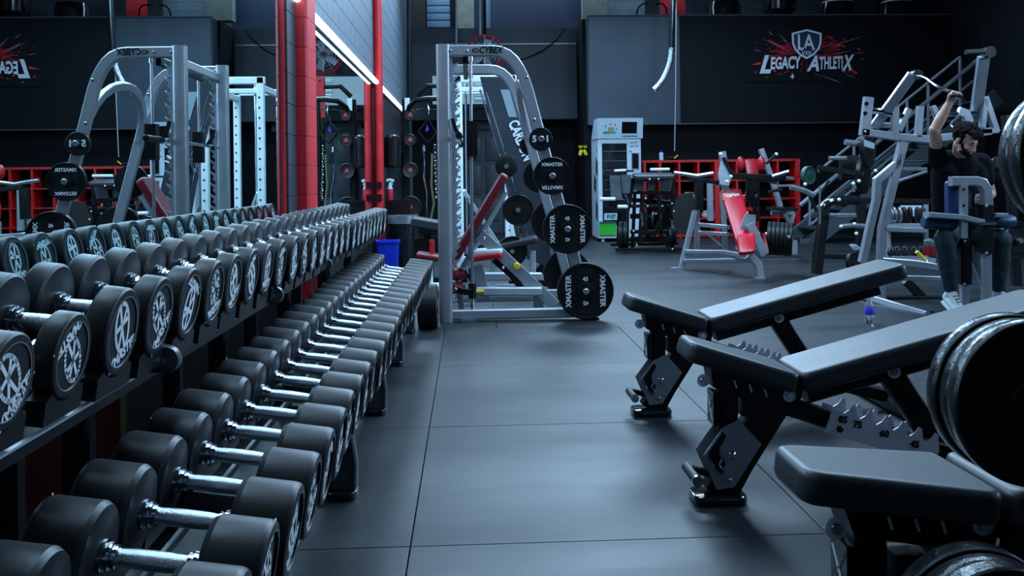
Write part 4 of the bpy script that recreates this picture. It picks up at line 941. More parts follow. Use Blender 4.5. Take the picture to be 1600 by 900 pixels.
for (x, y) in ((a.x+.08, YV+.08), (b.x-.08, YV+.08), (a.x+.08, YV+.75), (b.x-.08, YV+.75)): MB().cyl((x, y, 0), (x, y, .07), .03, 10).build('foot', M_white, vm)
# ------------------------------------------------------------------ red pigeon-hole shelf
YQ = 16.35
cu = thing('cubby_shelf', 'long red pigeon-hole shelf against the black wall', 'shelf', W(1130, 375, YQ)); cu.location.z = 0
cols = [(1008, 4), (1032, 4), (1062, 3), (1092, 3), (1121, 8), (1152, 3), (1184, 3), (1216, 3), (1247, 7)]
rows = [251, 282, 311.5, 341, 371]
xa_ = W(1004, 300, YQ).x; xb_ = W(1251, 300, YQ).x; zb_ = [W(1130, y, YQ).z for y in rows]; zb_[-1] = .04
MB().b2((xa_, YQ+.36, 0.0), (xb_, YQ+.385, zb_[0])).build('back_panel', M_wallk, cu)
for x, w_ in cols:
    p = W(x, 300, YQ).x; w2 = w_*YQ/1400/2; MB().b2((p-w2, YQ, 0), (p+w2, YQ+.36, zb_[0]+.02)).build('divider', M_cubby, cu)
for i, z in enumerate(zb_):
    th = .022 if i in (0, 4) else .012
    MB().b2((xa_, YQ+.004, z-th), (xb_, YQ+.36, z+th)).build('board', M_cubby, cu)
tbz = zb_[0]+.025
def jar(x, c, r, h, m, m2, nm, label, cat):
    p = W(x, 250, YQ+.15).x; t = thing(nm, label, cat, (p, YQ+.15, tbz)); MB().lathe((p, YQ+.15, tbz), (0, 0, 1), [(0, 0), (r, 0), (r, h*.75), (r*.5, h*.85), (0, h*.85)], 14).build('body', m, t); MB().lathe((p, YQ+.15, tbz+h*.8), (0, 0, 1), [(0, 0), (r*.6, 0), (r*.6, h*.2), (0, h*.2)], 12).build('cap', m2, t)
jar(1033.5, 0, .04, .17, M_cool, M_blue, 'water_bottle', 'blue and white bottle standing on the red shelf', 'bottle')
sh_ = thing('sneaker', 'dark shoe with a yellow flash on top of the red shelf', 'shoe', (W(1050, 250, YQ+.15).x, YQ+.15, tbz))
p = V((W(1050, 250, YQ+.15).x, YQ+.15, tbz)); MB().ball(p+V((0, 0, .035)), (.13, .05, .035), 14, 8).build('upper', M_wallk, sh_); MB().bar([p+V((.03, -.05, .03)), p+V((.1, -.05, .09))], .02, .01).build('stripe', M_yellow, sh_)
rnd = random.Random(5)
inn = [('folded_towel', 'pale folded towel in the lower red pigeon-hole', 1076, 296, M_cool, 'towel'), ('gym_shoe', 'white gym shoe in a red pigeon-hole beside the silver frame', 1104, 340, M_shoe, 'shoe'), ('gym_bag', 'dark bag in the red pigeon-hole at the right end', 1232, 340, M_rubber, 'bag')]
for nm, lb, x, y, m, c in inn:
    q = W(x, 300, YQ+.2); zf = [z for z in zb_ if z < W(x, y, YQ).z][0]+.012
    t = thing(nm, lb, c, (q.x, YQ+.2, zf)); MB().slab(rrect(.22, .16, .05, 3), .09, .03, Matrix.Translation((q.x, YQ+.18, zf))).build('body', m, t); MB().slab(rrect(.17, .10, .04, 3), .04, .012, Matrix.Translation((q.x, YQ+.17, zf+.089))).build('top', m, t)
gl = thing('yellow_gloves', 'pair of yellow gloves hanging on the dark wall left of the vending machine', 'gloves', W(911, 243, YR+.3))
gx = W(911, 237, YR+.22)
for dx in (-.05, .04):
    MB().slab(rrect(.065, .12, .025, 3), .03, .01, frame(gx+V((dx, 0, -.02)), (1, 0, .5 if dx > 0 else -.3), (0, 0, 1)) ).build('glove', M_yellow, gl)
    for k in range(3): MB().cyl(gx+V((dx-.02+.02*k, -.015, .07)), gx+V((dx-.03+.03*k, -.015, .12)), .010, 8).build('finger', M_yellow, gl)

cc = thing('cable_column', 'black cable column with a red cover, seen in the narrow mirror', 'gym machine', W(701, 380, 13.2)); cc.location.z = 0
cx_ = -.30; MB().bar([(cx_, 13.2, 0), (cx_, 13.2, 2.62)], .10, .12).build('column', M_black, cc)
MB().b2((cx_-.055, 13.13, 2.05), (cx_+.055, 13.27, 2.64)).build('red_cover', M_redp, cc); MB().b2((cx_-.3, 13.0, 0), (cx_+.3, 13.5, .05)).build('base', M_black, cc)
bolts(cc, [(cx_, 13.13, 2.58), (cx_, 13.13, 2.3), (cx_, 13.13, 1.9)], (0, -1, 0), .016)
MB().tube([(cx_, 13.2, 2.5), (cx_-.3, 13.1, 2.5), (cx_-.45, 13.1, 2.35)], .035, 10).build('arm', M_black, cc)
# ------------------------------------------------------------------ red padded chest press, near one
def bars(parent, spec, Y, m):
    for nm, pts, w_, *d in spec:
        MB().bar([W(p[0], p[1], (p[2] if len(p) > 2 else Y)) for p in pts], w_, d[0] if d else w_).build(nm, m, parent)
def tubes(parent, spec, Y, m):
    for nm, pts, r_ in spec: MB().tube([W(p[0], p[1], (p[2] if len(p) > 2 else Y)) for p in pts], r_, 10).build(nm, m, parent)
def quad(parent, nm, pts, Y, th, m, dy=0):
    return MB().prism(PW([(x, y, Y) for x, y in pts]), (0, th, 0)).build(nm, m, parent, 0)
cpz = thing('chest_press', 'silver plate loaded chest press with long red lettered back pad', 'gym machine', W(1140, 430, 10.3)); cpz.location.z = 0
bars(cpz, [('leg', [(1086, 330, 10.9), (1064, 419, 10.9)], .065), ('front_leg', [(1170, 398), (1184, 412), (1188, 437)], .085, .08),
     ('lower_rail', [(1069, 393, 10.9), (1133, 394, 10.4), (1160, 399, 9.9)], .05), ('floor_rail', [(1067, 408, 10.9), (1176, 406, 9.9)], .05),
     ('cross_rail', [(1093, 351, 10.9), (1138, 355, 10.4)], .05), ('cross_rail', [(1093, 363, 10.9), (1138, 366, 10.4)], .045),
     ('post', [(1089, 328, 11), (1089, 400, 11)], .06), ('post', [(1129, 300, 10.6), (1134, 408, 10.6)], .06), ('post', [(1109, 284, 11.3), (1110, 345, 11.3)], .07),
     ('brace', [(1108, 368, 10.8), (1126, 384, 10.8)], .03), ('support_arm', [(1171, 350, 9.85), (1194, 398, 9.85)], .10, .06),
     ('mast', [(1128, 237, 10.3), (1132, 262, 10.3), (1133, 292, 10.3), (1136, 305, 10.3)], .08, .06)], 9.75, M_silver)
quad(cpz, 'side_plate', [(1165, 334), (1181, 336), (1180, 371), (1152, 371)], 9.9, .03, M_silver)
quad(cpz, 'mast_plate', [(1127, 252), (1137, 256), (1142, 280), (1139, 290), (1124, 288), (1123, 272)], 10.2, .03, M_silverl)
# back pad: a long slab leaning away, drawn between its four corners
def slab4(parent, nm, c, th, m, r=.02):
    a, b_, c_, d_ = [V(q) for q in c]; o = a; x = (b_-a); y = (d_-a); L1 = x.length; M = frame(a, x, y); Mi = M.inverted()
    P = [Mi @ q for q in (a, b_, c_, d_)]; P = [(p.x, p.y) for p in P]; out = []; n = 3
    for i in range(4):
        p0 = V(P[i-1]); p1 = V(P[i]); p2 = V(P[(i+1) % 4]); u = (p0-p1).normalized()*.04; v = (p2-p1).normalized()*.04
        for k in range(n+1): t = k/n; q = p1+u*(1-t)**2+v*t**2; out.append((q.x, q.y))
    return MB().slab(out, th, r, M).build(nm, m, parent)
bp_ = slab4(cpz, 'back_pad', [W(1154, 398, 9.75), W(1180, 396, 9.75), W(1157, 300, 10.35), W(1124, 300, 10.35)][:4], .06, M_red)
M_or = mat('orange_red_vinyl', (.68, .04, .02), .4)
hp = [W(1124.5, 299, 10.29), W(1156.5, 299, 10.29), W(1160, 313, 10.21), W(1128.5, 313, 10.21)]
MB().prism([p+V((0, -.025, 0)) for p in hp], (0, .02, 0)).build('head_label', M_or, bp_, 0)
mid = (hp[0]+hp[2])/2+V((0, -.028, 0)); put_text('DIAMOND', .08, M_print, mid, (1, 0, -.03), (0, .4, 1), bp_, fit=(.19, .066), bold=.003)
slab4(cpz, 'seat_pad', [W(1154, 401, 9.6), W(1180, 398, 9.6), W(1179, 369, 9.85), W(1150, 371, 9.85)], .06, M_red)
slab4(cpz, 'side_pad', [W(1192, 398, 9.9), W(1200, 399, 9.9), W(1192, 366, 10.1), W(1186, 366, 10.1)], .05, M_red)
bars(cpz, [('weight_arm', [(1143, 275), (1227, 279)], .075, .06), ('weight_arm', [(1075, 279), (1123, 285)], .05), ('pivot_post', [(1093, 280, 10.9), (1092, 328, 10.9)], .10, .08),
     ('handle_link', [(1130, 246), (1147, 278)], .04), ('pivot_plate', [(1176, 277, 10.4), (1176, 316, 10.4)], .16, .05), ('lower_link', [(1176, 314, 10.4), (1186, 345, 10.4)], .05)], 10.2, M_black)
tubes(cpz, [('grip', [(1053, 270, 10.3), (1070, 272, 10.3), (1088, 275, 10.3), (1114, 271, 10.3)], .022), ('grip', [(1206, 276, 10.1), (1232, 268, 10.1)], .022),
     ('knob_bar', [(1123, 291, 10.2), (1108, 283, 10.2)], .012), ('load_pin', [(1180, 365, 10.3), (1236, 371, 9.95)], .025)], 10.2, M_steel)
for (x, y) in ((1126, 241), (1166, 333), (1136, 284), (1142, 276)): MB().ball(W(x, y, 10.1), .022, 10, 6).build('knob', M_white, cpz)
MB().b2((W(1050, 421, 10.9).x, 10.85, 0), (W(1068, 421, 10.9).x, 10.98, .012)).build('floor_plate', M_silver, cpz)
MB().b2((W(1180, 440, 9.7).x, 9.65, 0), (W(1194, 440, 9.7).x, 9.8, .012)).build('floor_plate', M_silver, cpz)
def side_plate(c, ax, R, th, label, group, m=None):
    t = thing('weight_plate', label, 'weight plate', c, group)
    MB().lathe(c, ax, [(0, 0), (R*.97, 0), (R, .005), (R, th-.005), (R*.97, th), (R*.88, th), (R*.86, th-.006), (R*.35, th-.006), (R*.32, th), (.03, th), (0, th-.008)], 32).build('disc', m or M_plate, t); return t
ax = V((.93, -.36, -.05)).normalized()
for k in range(6):
    c = W(1199, 372, 10.22)+ax*(.047*k); od = ['innermost', 'second', 'third', 'fourth', 'fifth', 'outermost'][k]
    side_plate(c, ax, .195-.002*(k % 2), .043, '%s thick black plate loaded low right on the red chest press' % od, 'plates on the red chest press')
for k in range(3):
    side_plate(W(1165, 311, 10.5)+V((.05*k, -.02*k, 0)), (.93, -.36, 0), .10, .04, '%s small black plate at the middle of the red chest press' % ['left', 'middle', 'right'][k], 'plates on the red chest press')
# ------------------------------------------------------------------ second red machine behind it
s2 = thing('shoulder_press', 'silver machine with red shoulder pads behind the red chest press', 'gym machine', W(1190, 392, 12.2)); s2.location.z = 0
Y = 12.2
slab4(s2, 'back_pad', [W(1170, 303, Y), W(1185, 303, Y), W(1181, 250, Y+.2), W(1162, 250, Y+.2)], .06, M_red)
slab4(s2, 'lower_pad', [W(1160, 330, Y), W(1180, 330, Y), W(1178, 304, Y), W(1158, 304, Y)], .06, M_red)
for x in (1157, 1189.5):
    c = W(x, 256, Y-.1); MB().ball(c, (.055, .06, .10), 18, 12).build('shoulder_pad', M_red, s2)
bars(s2, [('mast', [(1189, 233), (1206, 280), (1219, 322)], .075, .06), ('post', [(1219, 322), (1232, 345), (1239, 388)], .05), ('seat_support', [(1205, 333), (1240, 333)], .06), ('seat_support', [(1240, 333), (1234, 360)], .05), ('post', [(1165, 330), (1165, 392)], .07), ('base_rail', [(1150, 388), (1240, 388)], .06), ('foot_post', [(1239, 375), (1239, 397)], .11), ('foot_post', [(1165, 375), (1165, 397)], .09)], Y, M_silver)
bars(s2, [('seat', [(1203, 326), (1241, 327)], .05, .3), ('link', [(1197, 256), (1212, 242)], .035), ('arm', [(1190, 281), (1212, 285)], .05), ('arm', [(1200, 300), (1222, 296)], .04)], Y-.2, M_black)
tubes(s2, [('grip', [(1215, 291, 12), (1240, 290, 12)], .02), ('grip', [(1212, 275, 12), (1240, 279, 12)], .02)], 12, M_steel)
MB().ball(W(1213, 241, Y-.2), .025, 10, 6).build('knob', M_white, s2)
# ------------------------------------------------------------------ black leg machine in front of the vending machine
lm = thing('leg_press', 'black plate loaded machine with grey pads in front of the vending machine', 'gym machine', W(1012, 392, 13.4)); lm.location.z = 0
Y = 13.6
bars(lm, [('base_rail', [(962, 390, 13.3), (1066, 389, 13.3)], .05, .08), ('base_rail', [(955, 382, 14.2), (1060, 380, 14.2)], .05, .08), ('post', [(980, 300), (978, 388)], .07), ('post', [(1004, 300), (1000, 380)], .06), ('post', [(1029, 300), (1034, 380)], .06), ('post', [(1052, 282), (1050, 388)], .06),
     ('cross_bar', [(985, 301), (1056, 301)], .05), ('cross_bar', [(985, 281), (1056, 281)], .05), ('cross_bar', [(975, 322), (1062, 322)], .05), ('cross_bar', [(985, 362), (1056, 362)], .06), ('upright', [(989, 278), (984, 318), (975, 350)], .05), ('upright', [(1005, 272), (998, 300)], .05), ('upright', [(1026, 272), (1020, 300)], .05), ('upright', [(1052, 278), (1046, 300)], .05),
     ('arm', [(1033, 303), (1058, 310), (1075, 309)], .03), ('arm', [(950, 316), (978, 317)], .12), ('arm', [(945, 268), (990, 267)], .03), ('link', [(1003, 320), (1010, 360)], .05), ('link', [(1040, 320), (1020, 372)], .05)], Y, M_black)
quad(lm, 'shroud', [(1061, 305), (1082, 300), (1086, 316), (1077, 363), (1056, 366), (1050, 330)], 13.3, .06, M_rubber)
quad(lm, 'pad', [(953, 274), (969, 274), (972, 312), (955, 312)], 13.4, .05, M_slate)
quad(lm, 'pad', [(971, 273), (987, 273), (984, 302), (973, 302)], 13.45, .05, M_slate)
quad(lm, 'pad', [(992, 281), (1007, 281), (1005, 298), (990, 298)], 13.55, .05, M_slate)
quad(lm, 'pad', [(1033, 281), (1051, 281), (1048, 299), (1031, 299)], 13.55, .05, M_slate)
quad(lm, 'pad', [(1013, 281), (1025, 281), (1023, 298), (1012, 298)], 13.55, .05, M_slate)
bars(lm, [('upright', [(992, 300), (988, 388)], .05), ('upright', [(1016, 302), (1012, 372)], .09), ('upright', [(1041, 303), (1044, 388)], .07), ('cross_bar', [(985, 338), (1058, 336)], .08), ('cross_bar', [(985, 312), (1040, 316)], .07), ('weight_post', [(968, 330), (966, 385)], .06), ('counterweight', [(1002, 345), (1042, 350)], .22, .2), ('counterweight', [(1022, 318), (1058, 322)], .16, .2), ('floor_bar', [(985, 374), (1050, 374)], .09)], Y+.35, M_black)
MB().slab(rrect(.62, .26, .05, 4), .07, .02, frame(W(1021, 279, 13.4), (1, 0, 0), (0, 1, .2))).build('seat_pad', M_vinyl, lm)
tubes(lm, [('grip', [(937, 311), (961, 311)], .027), ('grip', [(965, 323), (980, 323)], .027), ('grip', [(1016, 265), (1046, 264.5)], .022), ('grip', [(960, 267), (978, 266)], .02)], 13.2, M_white)
for (x, y) in ((995, 397-14), (1051, 389-0), (1009, 310), (1012, 322), (1035, 322), (990, 361), (1015, 280), (1029, 280), (1050, 318), (996, 333), (1025, 334), (1053, 330)): MB().ball(W(x, y, 13.25), .014, 8, 5).build('bolt', M_white, lm)
tubes(lm, [('chrome_link', [(1002, 330), (1004, 345), (1003, 354)], .018), ('chrome_link', [(977, 304), (982, 312), (981, 325)], .02), ('chrome_link', [(1010, 328), (1011, 344)], .012), ('chrome_pin', [(1047, 356), (1047, 366)], .03), ('red_link', [(1033, 334), (1033, 341)], .015)], 13.2, M_chrome)
for k in range(2):
    side_plate(W(967, 367, 13.4)+V((.075*k, 0, 0)), (1, -.25, 0), .205, .065, '%s wheel-like black plate at the left foot of the black leg machine' % ['outer', 'inner'][k], 'plates on the black leg machine')
side_plate(W(1048, 362, 13.5), (1, -.2, 0), .20, .08, 'large black plate at the right foot of the black leg machine', 'plates on the black leg machine')
for k in range(2): side_plate(W(1020, 345, 13.8)+V((.12*k, 0, 0)), (1, -.4, 0), .15, .04, '%s black plate in the middle of the black leg machine' % ['left', 'right'][k], 'plates on the black leg machine')
# ------------------------------------------------------------------ staircase at the right rear
st = thing('staircase', 'dark steel staircase with grey handrails climbing to the loft', 'stairs', W(1300, 380, 14.6)); st.location.z = 0
YT = 14.6
p0 = W(1262, 384, YT); p1 = W(1560, 150, YT); dv = p1-p0
for Yk in (YT, YT+1.0):
    off = V((0, Yk-YT, 0)); MB().bar([V((p0.x, Yk, .08)), p0+off, p1+off], .26, .04).build('stringer', M_slate, st)
for k in range(15):
    q = p0+dv*((k+.5)/15); MB().box((q.x, YT+.5, q.z+.02), (.27, .96, .035)).build('tread', M_wallb, st)
def rl(a, b, Yk, r, nm): MB().tube([W(a[0], a[1], Yk), W(b[0], b[1], Yk)], r, 8).build(nm, M_silver, st)
rl((1278, 268), (1500, 89), YT, .022, 'handrail'); rl((1250, 321), (1540, 84), YT+.0, .036, 'handrail'); rl((1256, 340), (1520, 127), YT, .022, 'mid_rail')
rl((1268, 350), (1448, 200), YT, .022, 'mid_rail')
for (x, y0, y1) in ((1265, 305, 352), (1334, 224, 300), (1417, 157, 215), (1450, 133, 215), (1500, 89, 180)): MB().bar(PW([(x, y0, YT), (x, y1, YT)]), .04, .04).build('baluster', M_silver, st)
# ------------------------------------------------------------------ black frame machine left of the pulldown
bf = thing('black_press', 'black tubular machine with curved front post left of the grey pulldown machine', 'gym machine', W(1300, 425, 10.6)); bf.location.z = 0
Y = 9.4
bars(bf, [('front_post', [(1290, 322), (1288, 332), (1280, 388), (1276, 428)], .10, .09), ('foot', [(1270, 399, 10.4), (1326, 402, 10.4)], .06), ('rear_post', [(1345, 312, 10.4), (1345, 408, 10.4)], .10), ('top_beam', [(1336, 313), (1452, 315)], .06, .08), ('pivot_box', [(1313, 262, 10), (1340, 262, 10)], .28, .1), ('link', [(1278, 262), (1345, 272)], .06), ('link', [(1264, 304), (1276, 330)], .03), ('link', [(1295, 282), (1281, 305)], .02)], Y, M_black)
tubes(bf, [('elbow', [(1286, 326), (1291, 319), (1302, 314), (1320, 313), (1342, 313)], .05)], Y, M_gloss)
tubes(bf, [('chrome_rail', [(1296, 336), (1337, 336)], .022), ('grip', [(1314, 354), (1330, 352), (1358, 354)], .028), ('arm', [(1235, 292), (1255, 297), (1272, 305)], .03), ('grip', [(1295, 247), (1322, 247)], .022), ('grip', [(1320, 222), (1358, 226)], .032), ('chrome_rod', [(1400, 284), (1448, 268)], .018), ('chrome_rod', [(1410, 264), (1448, 264)], .018), ('chrome_pin', [(1281, 290), (1281, 350)], .010)], 9.3, M_steel)
for (x, y) in ((1258, 288), (1342, 283), (1333, 287), (1311, 312), (1368, 267), (1335, 350), (1338, 365), (1314, 354)): MB().ball(W(x, y, 9.2), .020, 8, 6).build('knob', M_white, bf)
slab4(bf, 'pale_pad', [W(1326, 382, 9.2), W(1338, 381, 9.2), W(1347, 388, 9.2), W(1336, 394, 9.2)], .03, M_panel2, .006)
for (x, y, r, l, m) in ((1260, 274, .10, 'dark green plate just right of the red shelf', M_dgreen),):
    side_plate(W(x, y, 9.6), (.5, -.86, 0), r, .05, l, 'plates on the black frame machine', m)
p_ = side_plate(W(1330, 410, 9.3), (.5, -.86, .1), .10, .04, 'small black plate with white lettering low on the black frame machine', 'plates on the black frame machine')
side_plate(W(1352, 232, 9.4), (.75, -.66, 0), .21, .05, 'big black plate hanging behind the grey post with a pale sticker', 'plates on the black frame machine')
side_plate(W(1345, 275, 9.8), (.75, -.66, 0), .20, .05, 'lower black plate hanging behind the grey post', 'plates on the black frame machine')
pk = W(1358, 233, 9.1); o = MB().prism([pk+V((-.05, 0, .10)), pk+V((.06, 0, .06)), pk+V((.055, 0, .0)), pk+V((-.05, 0, .03))], (0, .004, 0)).build('sticker', M_panel2, bf, 0)
# low rack of kettle weights and a leaning mirror far behind
kr = thing('storage_rack', 'grey storage rack with upright plates far behind the seated man', 'rack', W(1420, 420, 11.2)); kr.location.z = 0
bars(kr, [('shelf', [(1384, 353), (1450, 353)], .05, .4), ('shelf', [(1384, 405), (1450, 405)], .05, .4), ('post', [(1388, 318), (1388, 415)], .05), ('post', [(1447, 318), (1447, 415)], .05)], 11.2, M_silver)
quad(kr, 'pale_panel', [(1408, 321), (1440, 321), (1447, 338), (1414, 338)], 11.5, .03, M_vend)
for i, x in enumerate((1391, 1396, 1404, 1411, 1420, 1432, 1440)):
    z = W(x, 351, 11.1).z+.026; t = thing('storage_plate', ['thin white plate at the left end of the grey storage rack', 'second thin plate on the grey storage rack', 'third pale plate on the grey storage rack', 'fourth plate, dark, on the grey storage rack', 'fifth plate, dark, on the grey storage rack', 'sixth plate, dark, on the grey storage rack', 'last dark plate on the grey storage rack'][i], 'weight plate', (W(x, 351, 11.1).x, 11.1, z), 'plates on the grey storage rack')
    MB().lathe((W(x, 351, 11.1).x, 11.1, z+.10), (1, -.2, 0), [(0, 0), (.095, 0), (.10, .005), (.10, .022), (.095, .027), (.03, .027), (.03, .032), (0, .032)], 24).build('disc', M_steel if i < 3 else M_plate, t)
for i, x in enumerate((1392, 1402, 1414, 1428, 1440)):
    z = W(x, 403, 11.1).z+.026; t = thing('kettlebell', ['first', 'second', 'third', 'fourth', 'fifth'][i]+' small kettlebell from the left on the low shelf of the grey storage rack', 'kettlebell', (W(x, 403, 11.1).x, 11.1, z), 'kettlebells on the grey storage rack')
    q = V((W(x, 403, 11.1).x, 11.1, z)); MB().lathe(q, (0, 0, 1), [(0, 0), (.03, 0), (.045, .03), (.04, .06), (.015, .08), (0, .08)], 14).build('ball', M_plate, t)
    MB().tube([q+V((-.025, 0, .07)), q+V((-.028, 0, .105)), q+V((0, 0, .12)), q+V((.028, 0, .105)), q+V((.025, 0, .07))], .008, 6).build('handle', M_steel, t)
# ------------------------------------------------------------------ grey pulldown machine
pm = thing('pulldown_machine', 'grey plate loaded pulldown machine with navy pads that the man sits at', 'gym machine', W(1450, 495, 7.6)); pm.location.z = 0
Y = 7.8
bars(pm, [('rear_plate', [(1357, 152), (1350, 212)], .085, .06), ('cross_beam', [(1346, 206), (1400, 214), (1450, 218), (1500, 212), (1547, 205)], .07, .06),
     ('lever_arm', [(1426, 116, 7.6), (1366, 198, 7.9)], .085, .05), ('lever_arm', [(1398, 196, 7.9), (1366, 196, 7.9)], .05, .05), ('arm_stub', [(1398, 168), (1398, 210)], .06, .06), ('arm_stub', [(1438, 166), (1434, 214)], .055, .06), ('arm_stub', [(1457, 166), (1466, 188)], .05, .05), ('arm_stub', [(1420, 170), (1404, 205)], .05, .05),
     ('lever_arm', [(1537, 88, 7.6), (1523, 190, 7.9)], .10, .05), ('curved_arm', [(1497, 174), (1508, 178), (1514, 192)], .08, .05), ('side_frame', [(1538, 152), (1556, 206)], .06, .06), ('side_frame', [(1530, 206), (1558, 204)], .05, .06), ('side_frame', [(1539, 155), (1534, 200)], .05, .06),
     ('front_strut', [(1410, 222), (1401, 256), (1370, 282), (1369, 312), (1360, 350), (1347, 410)], .068, .06), ('strut', [(1412, 222), (1391, 304), (1378, 358), (1376, 409), (1376, 470)], .072, .06),
     ('mid_beam', [(1379, 358), (1447, 360)], .045, .06), ('frame_rail', [(1380, 408, 7.7), (1430, 412, 7.6), (1478, 420, 7.5)], .065, .06), ('frame_rail', [(1408, 434, 7.7), (1476, 436, 7.6)], .045), 
     ('floor_rail', [(1349, 463, 7.9), (1450, 493, 7.05)], .06, .06), ('front_post', [(1541, 392, 6.75), (1541, 500, 6.75)], .065, .06), ('pad_arch', [(1485, 283, 6.75), (1524, 283, 6.75), (1534, 286, 6.75), (1540, 296, 6.75), (1542, 322, 6.75)], .075, .07),
     ('pad_stem', [(1505.5, 288, 6.72), (1505.5, 372, 6.72)], .052, .05), ('seat_post', [(1507, 440, 6.95), (1507, 505, 6.95)], .06, .06), ('brace', [(1514, 385, 6.95), (1535, 440, 6.95)], .05, .05), ('thigh_plate', [(1447, 335, 6.72), (1500, 339, 6.72), (1533, 347, 6.72)], .04, .10), ('thigh_plate', [(1552, 336, 6.72), (1570, 336, 6.72)], .03, .10)], Y, M_silver)
bars(pm, [('sleeve', [(1541, 320, 6.73), (1541, 396, 6.73)], .085, .08), ('sleeve', [(1507, 372, 6.93), (1507, 444, 6.93)], .09, .08), ('floor_beam', [(1384, 467, 7.9), (1476, 467, 7.9)], .06, .08), ('brace', [(1415, 438, 7.9), (1442, 466, 7.9)], .08, .06), ('floor_beam', [(1541, 497, 6.9), (1507, 500, 6.9), (1470, 490, 7.3)], .06, .06)], Y, M_black)
for (x, y, Yk) in ((1505.5, 296, 6.68), (1505.5, 321, 6.68), (1541, 322, 6.68), (1541, 396, 6.68), (1507, 377, 6.88), (1507, 444, 6.88), (1456, 487, 7.0), (1352, 206, 7.76)): bolts(pm, [W(x, y, Yk)], (0, -1, 0), .012, M_black if y in (296, 321, 487) else M_steel)
for (x, y) in ((1354, 162), (1352, 177)): MB().cyl(W(x, y, 7.76), W(x, y, 7.77), .018, 12).build('hole', M_black, pm)
MB().slab(rrect(.20, .28, .03, 4), .07, .02, frame(W(1501, 310, 6.78), (1, 0, 0), (0, 0, 1)) @ Matrix.Translation((0, 0, -.07))).build('chest_pad', M_navy, pm)
def roller(a, b, r, nm): MB().lathe(a, b-a, [(0, 0), (r*.8, 0), (r, .02), (r, (b-a).length-.02), (r*.8, (b-a).length), (0, (b-a).length)], 20).build(nm, M_navy, pm)
roller(W(1442, 347, 6.80), W(1492, 351, 6.80), .052, 'thigh_roller'); roller(W(1549, 346, 6.80), W(1584, 346, 6.80), .052, 'thigh_roller')
tubes(pm, [('roller_rod', [(1530, 349, 6.66), (1556, 349, 6.66)], .012), ('pull_handle', [(1433, 119, 7.55), (1440, 119, 7.45), (1449, 123, 7.3), (1462, 133, 7.1), (1474, 139, 6.97), (1484, 143, 6.9)], .014), ('pivot_tube', [(1362, 172, 7.8), (1380, 174, 7.8)], .03), ('pivot_tube', [(1380, 176, 7.8), (1412, 182, 7.8)], .025), ('pivot_tube', [(1470, 180, 7.8), (1525, 176, 7.8)], .022), ('brace_rod', [(1486, 196, 7.7), (1500, 182, 7.7)], .022), ('cross_tube', [(1432, 226, 7.8), (1448, 226, 7.8)], .022), ('load_horn', [(1398, 253, 8.2), (1448, 252, 8.2)], .022)], 7.8, M_chrome)
tubes(pm, [('grip', [(1483, 142.6, 6.9), (1504, 151, 6.84)], .017), ('grip', [(1509, 81.5, 7.5), (1537, 80, 7.55)], .022), ('pull_handle', [(1537, 80, 7.55), (1540, 84, 7.57)], .02)], 7, M_rubber)
MB().slab(rrect(.34, .30, .05, 4), .07, .02, Matrix.Translation((W(1508, 380, 7.2).x, 7.25, W(1508, 383, 7.2).z-.03))).build('seat', M_navy, pm)
MB().lathe(W(1540, 83, 7.62), (0, -1, 0), [(0, 0), (.05, 0), (.05, .08), (0, .08)], 18).build('pivot_cap', M_black, pm)
MB().lathe(W(1428, 118, 7.66), (0, -1, 0), [(0, 0), (.045, 0), (.045, .08), (0, .08)], 18).build('pivot_cap', M_black, pm)
for (x, y, r, l) in ((1586, 375, .18, 'black lettered plate on the floor right of the seated man'), (1560, 262, .11, 'dark plate hanging behind the left shoulder of the seated man')):
    plate(W(x, y, 8.3), r, .05, l, 'plates on the pulldown machine', txt='XMASTER' if y > 300 else None)
    MB().cyl(W(x, y, 8.3)+V((0, -.1, 0)), W(x, y, 8.3)+V((0, .4, 0)), .024, 12).build('load_horn', M_steel, pm)
bars(pm, [('rear_post', [(1572, 180, 8.7), (1590, 470, 8.7)], .08)], 8.7, M_black)
# shaker bottle, yellow grip
sk = thing('shaker_bottle', 'red shaker bottle with a dark lid beside the knee of the seated man', 'bottle', W(1452, 400, 7.75))
q = W(1452, 399, 7.75); MB().lathe(q, (0, 0, 1), [(0, 0), (.04, 0), (.047, .02), (.048, .08), (0, .08)], 20).build('cup', mat('shaker_red', (.35, .005, .01), .3), sk)
MB().lathe(q+V((0, 0, .08)), (0, 0, 1), [(.048, 0), (.050, .01), (.042, .05), (.02, .07), (0, .07)], 20).build('lid', M_slate, sk)
yg = thing('yellow_tool', 'yellow rubber grip resting on the frame rail left of the seated man', 'tool', W(1446, 408, 7.6))
MB().tube(PW([(1432, 393, 7.6), (1446, 407, 7.6)]), .017, 10).build('grip', M_yellow, yg); MB().tube(PW([(1445, 406, 7.6), (1450, 411, 7.6), (1462, 409, 7.6)]), .010, 8).build('rod', M_steel, yg)
# water bottle on the floor
wbp = FL(1359, 506); wb_t = thing('water_bottle', 'clear water bottle with violet label standing on the floor behind the farthest black bench', 'bottle', wbp)
MB().lathe(wbp, (0, 0, 1), [(0, 0), (.030, 0), (.034, .008), (.034, .13), (.030, .15), (.016, .175), (.014, .18), (.014, .19), (0, .19)], 20).build('body', M_clear, wb_t)
MB().lathe(wbp+V((0, 0, .07)), (0, 0, 1), [(.0345, 0), (.0352, .001), (.0352, .055), (.0345, .056)], 20, False).build('label', M_violet, wb_t)
MB().cyl(wbp+V((0, 0, .188)), wbp+V((0, 0, .205)), .016, 14).build('cap', M_white, wb_t)
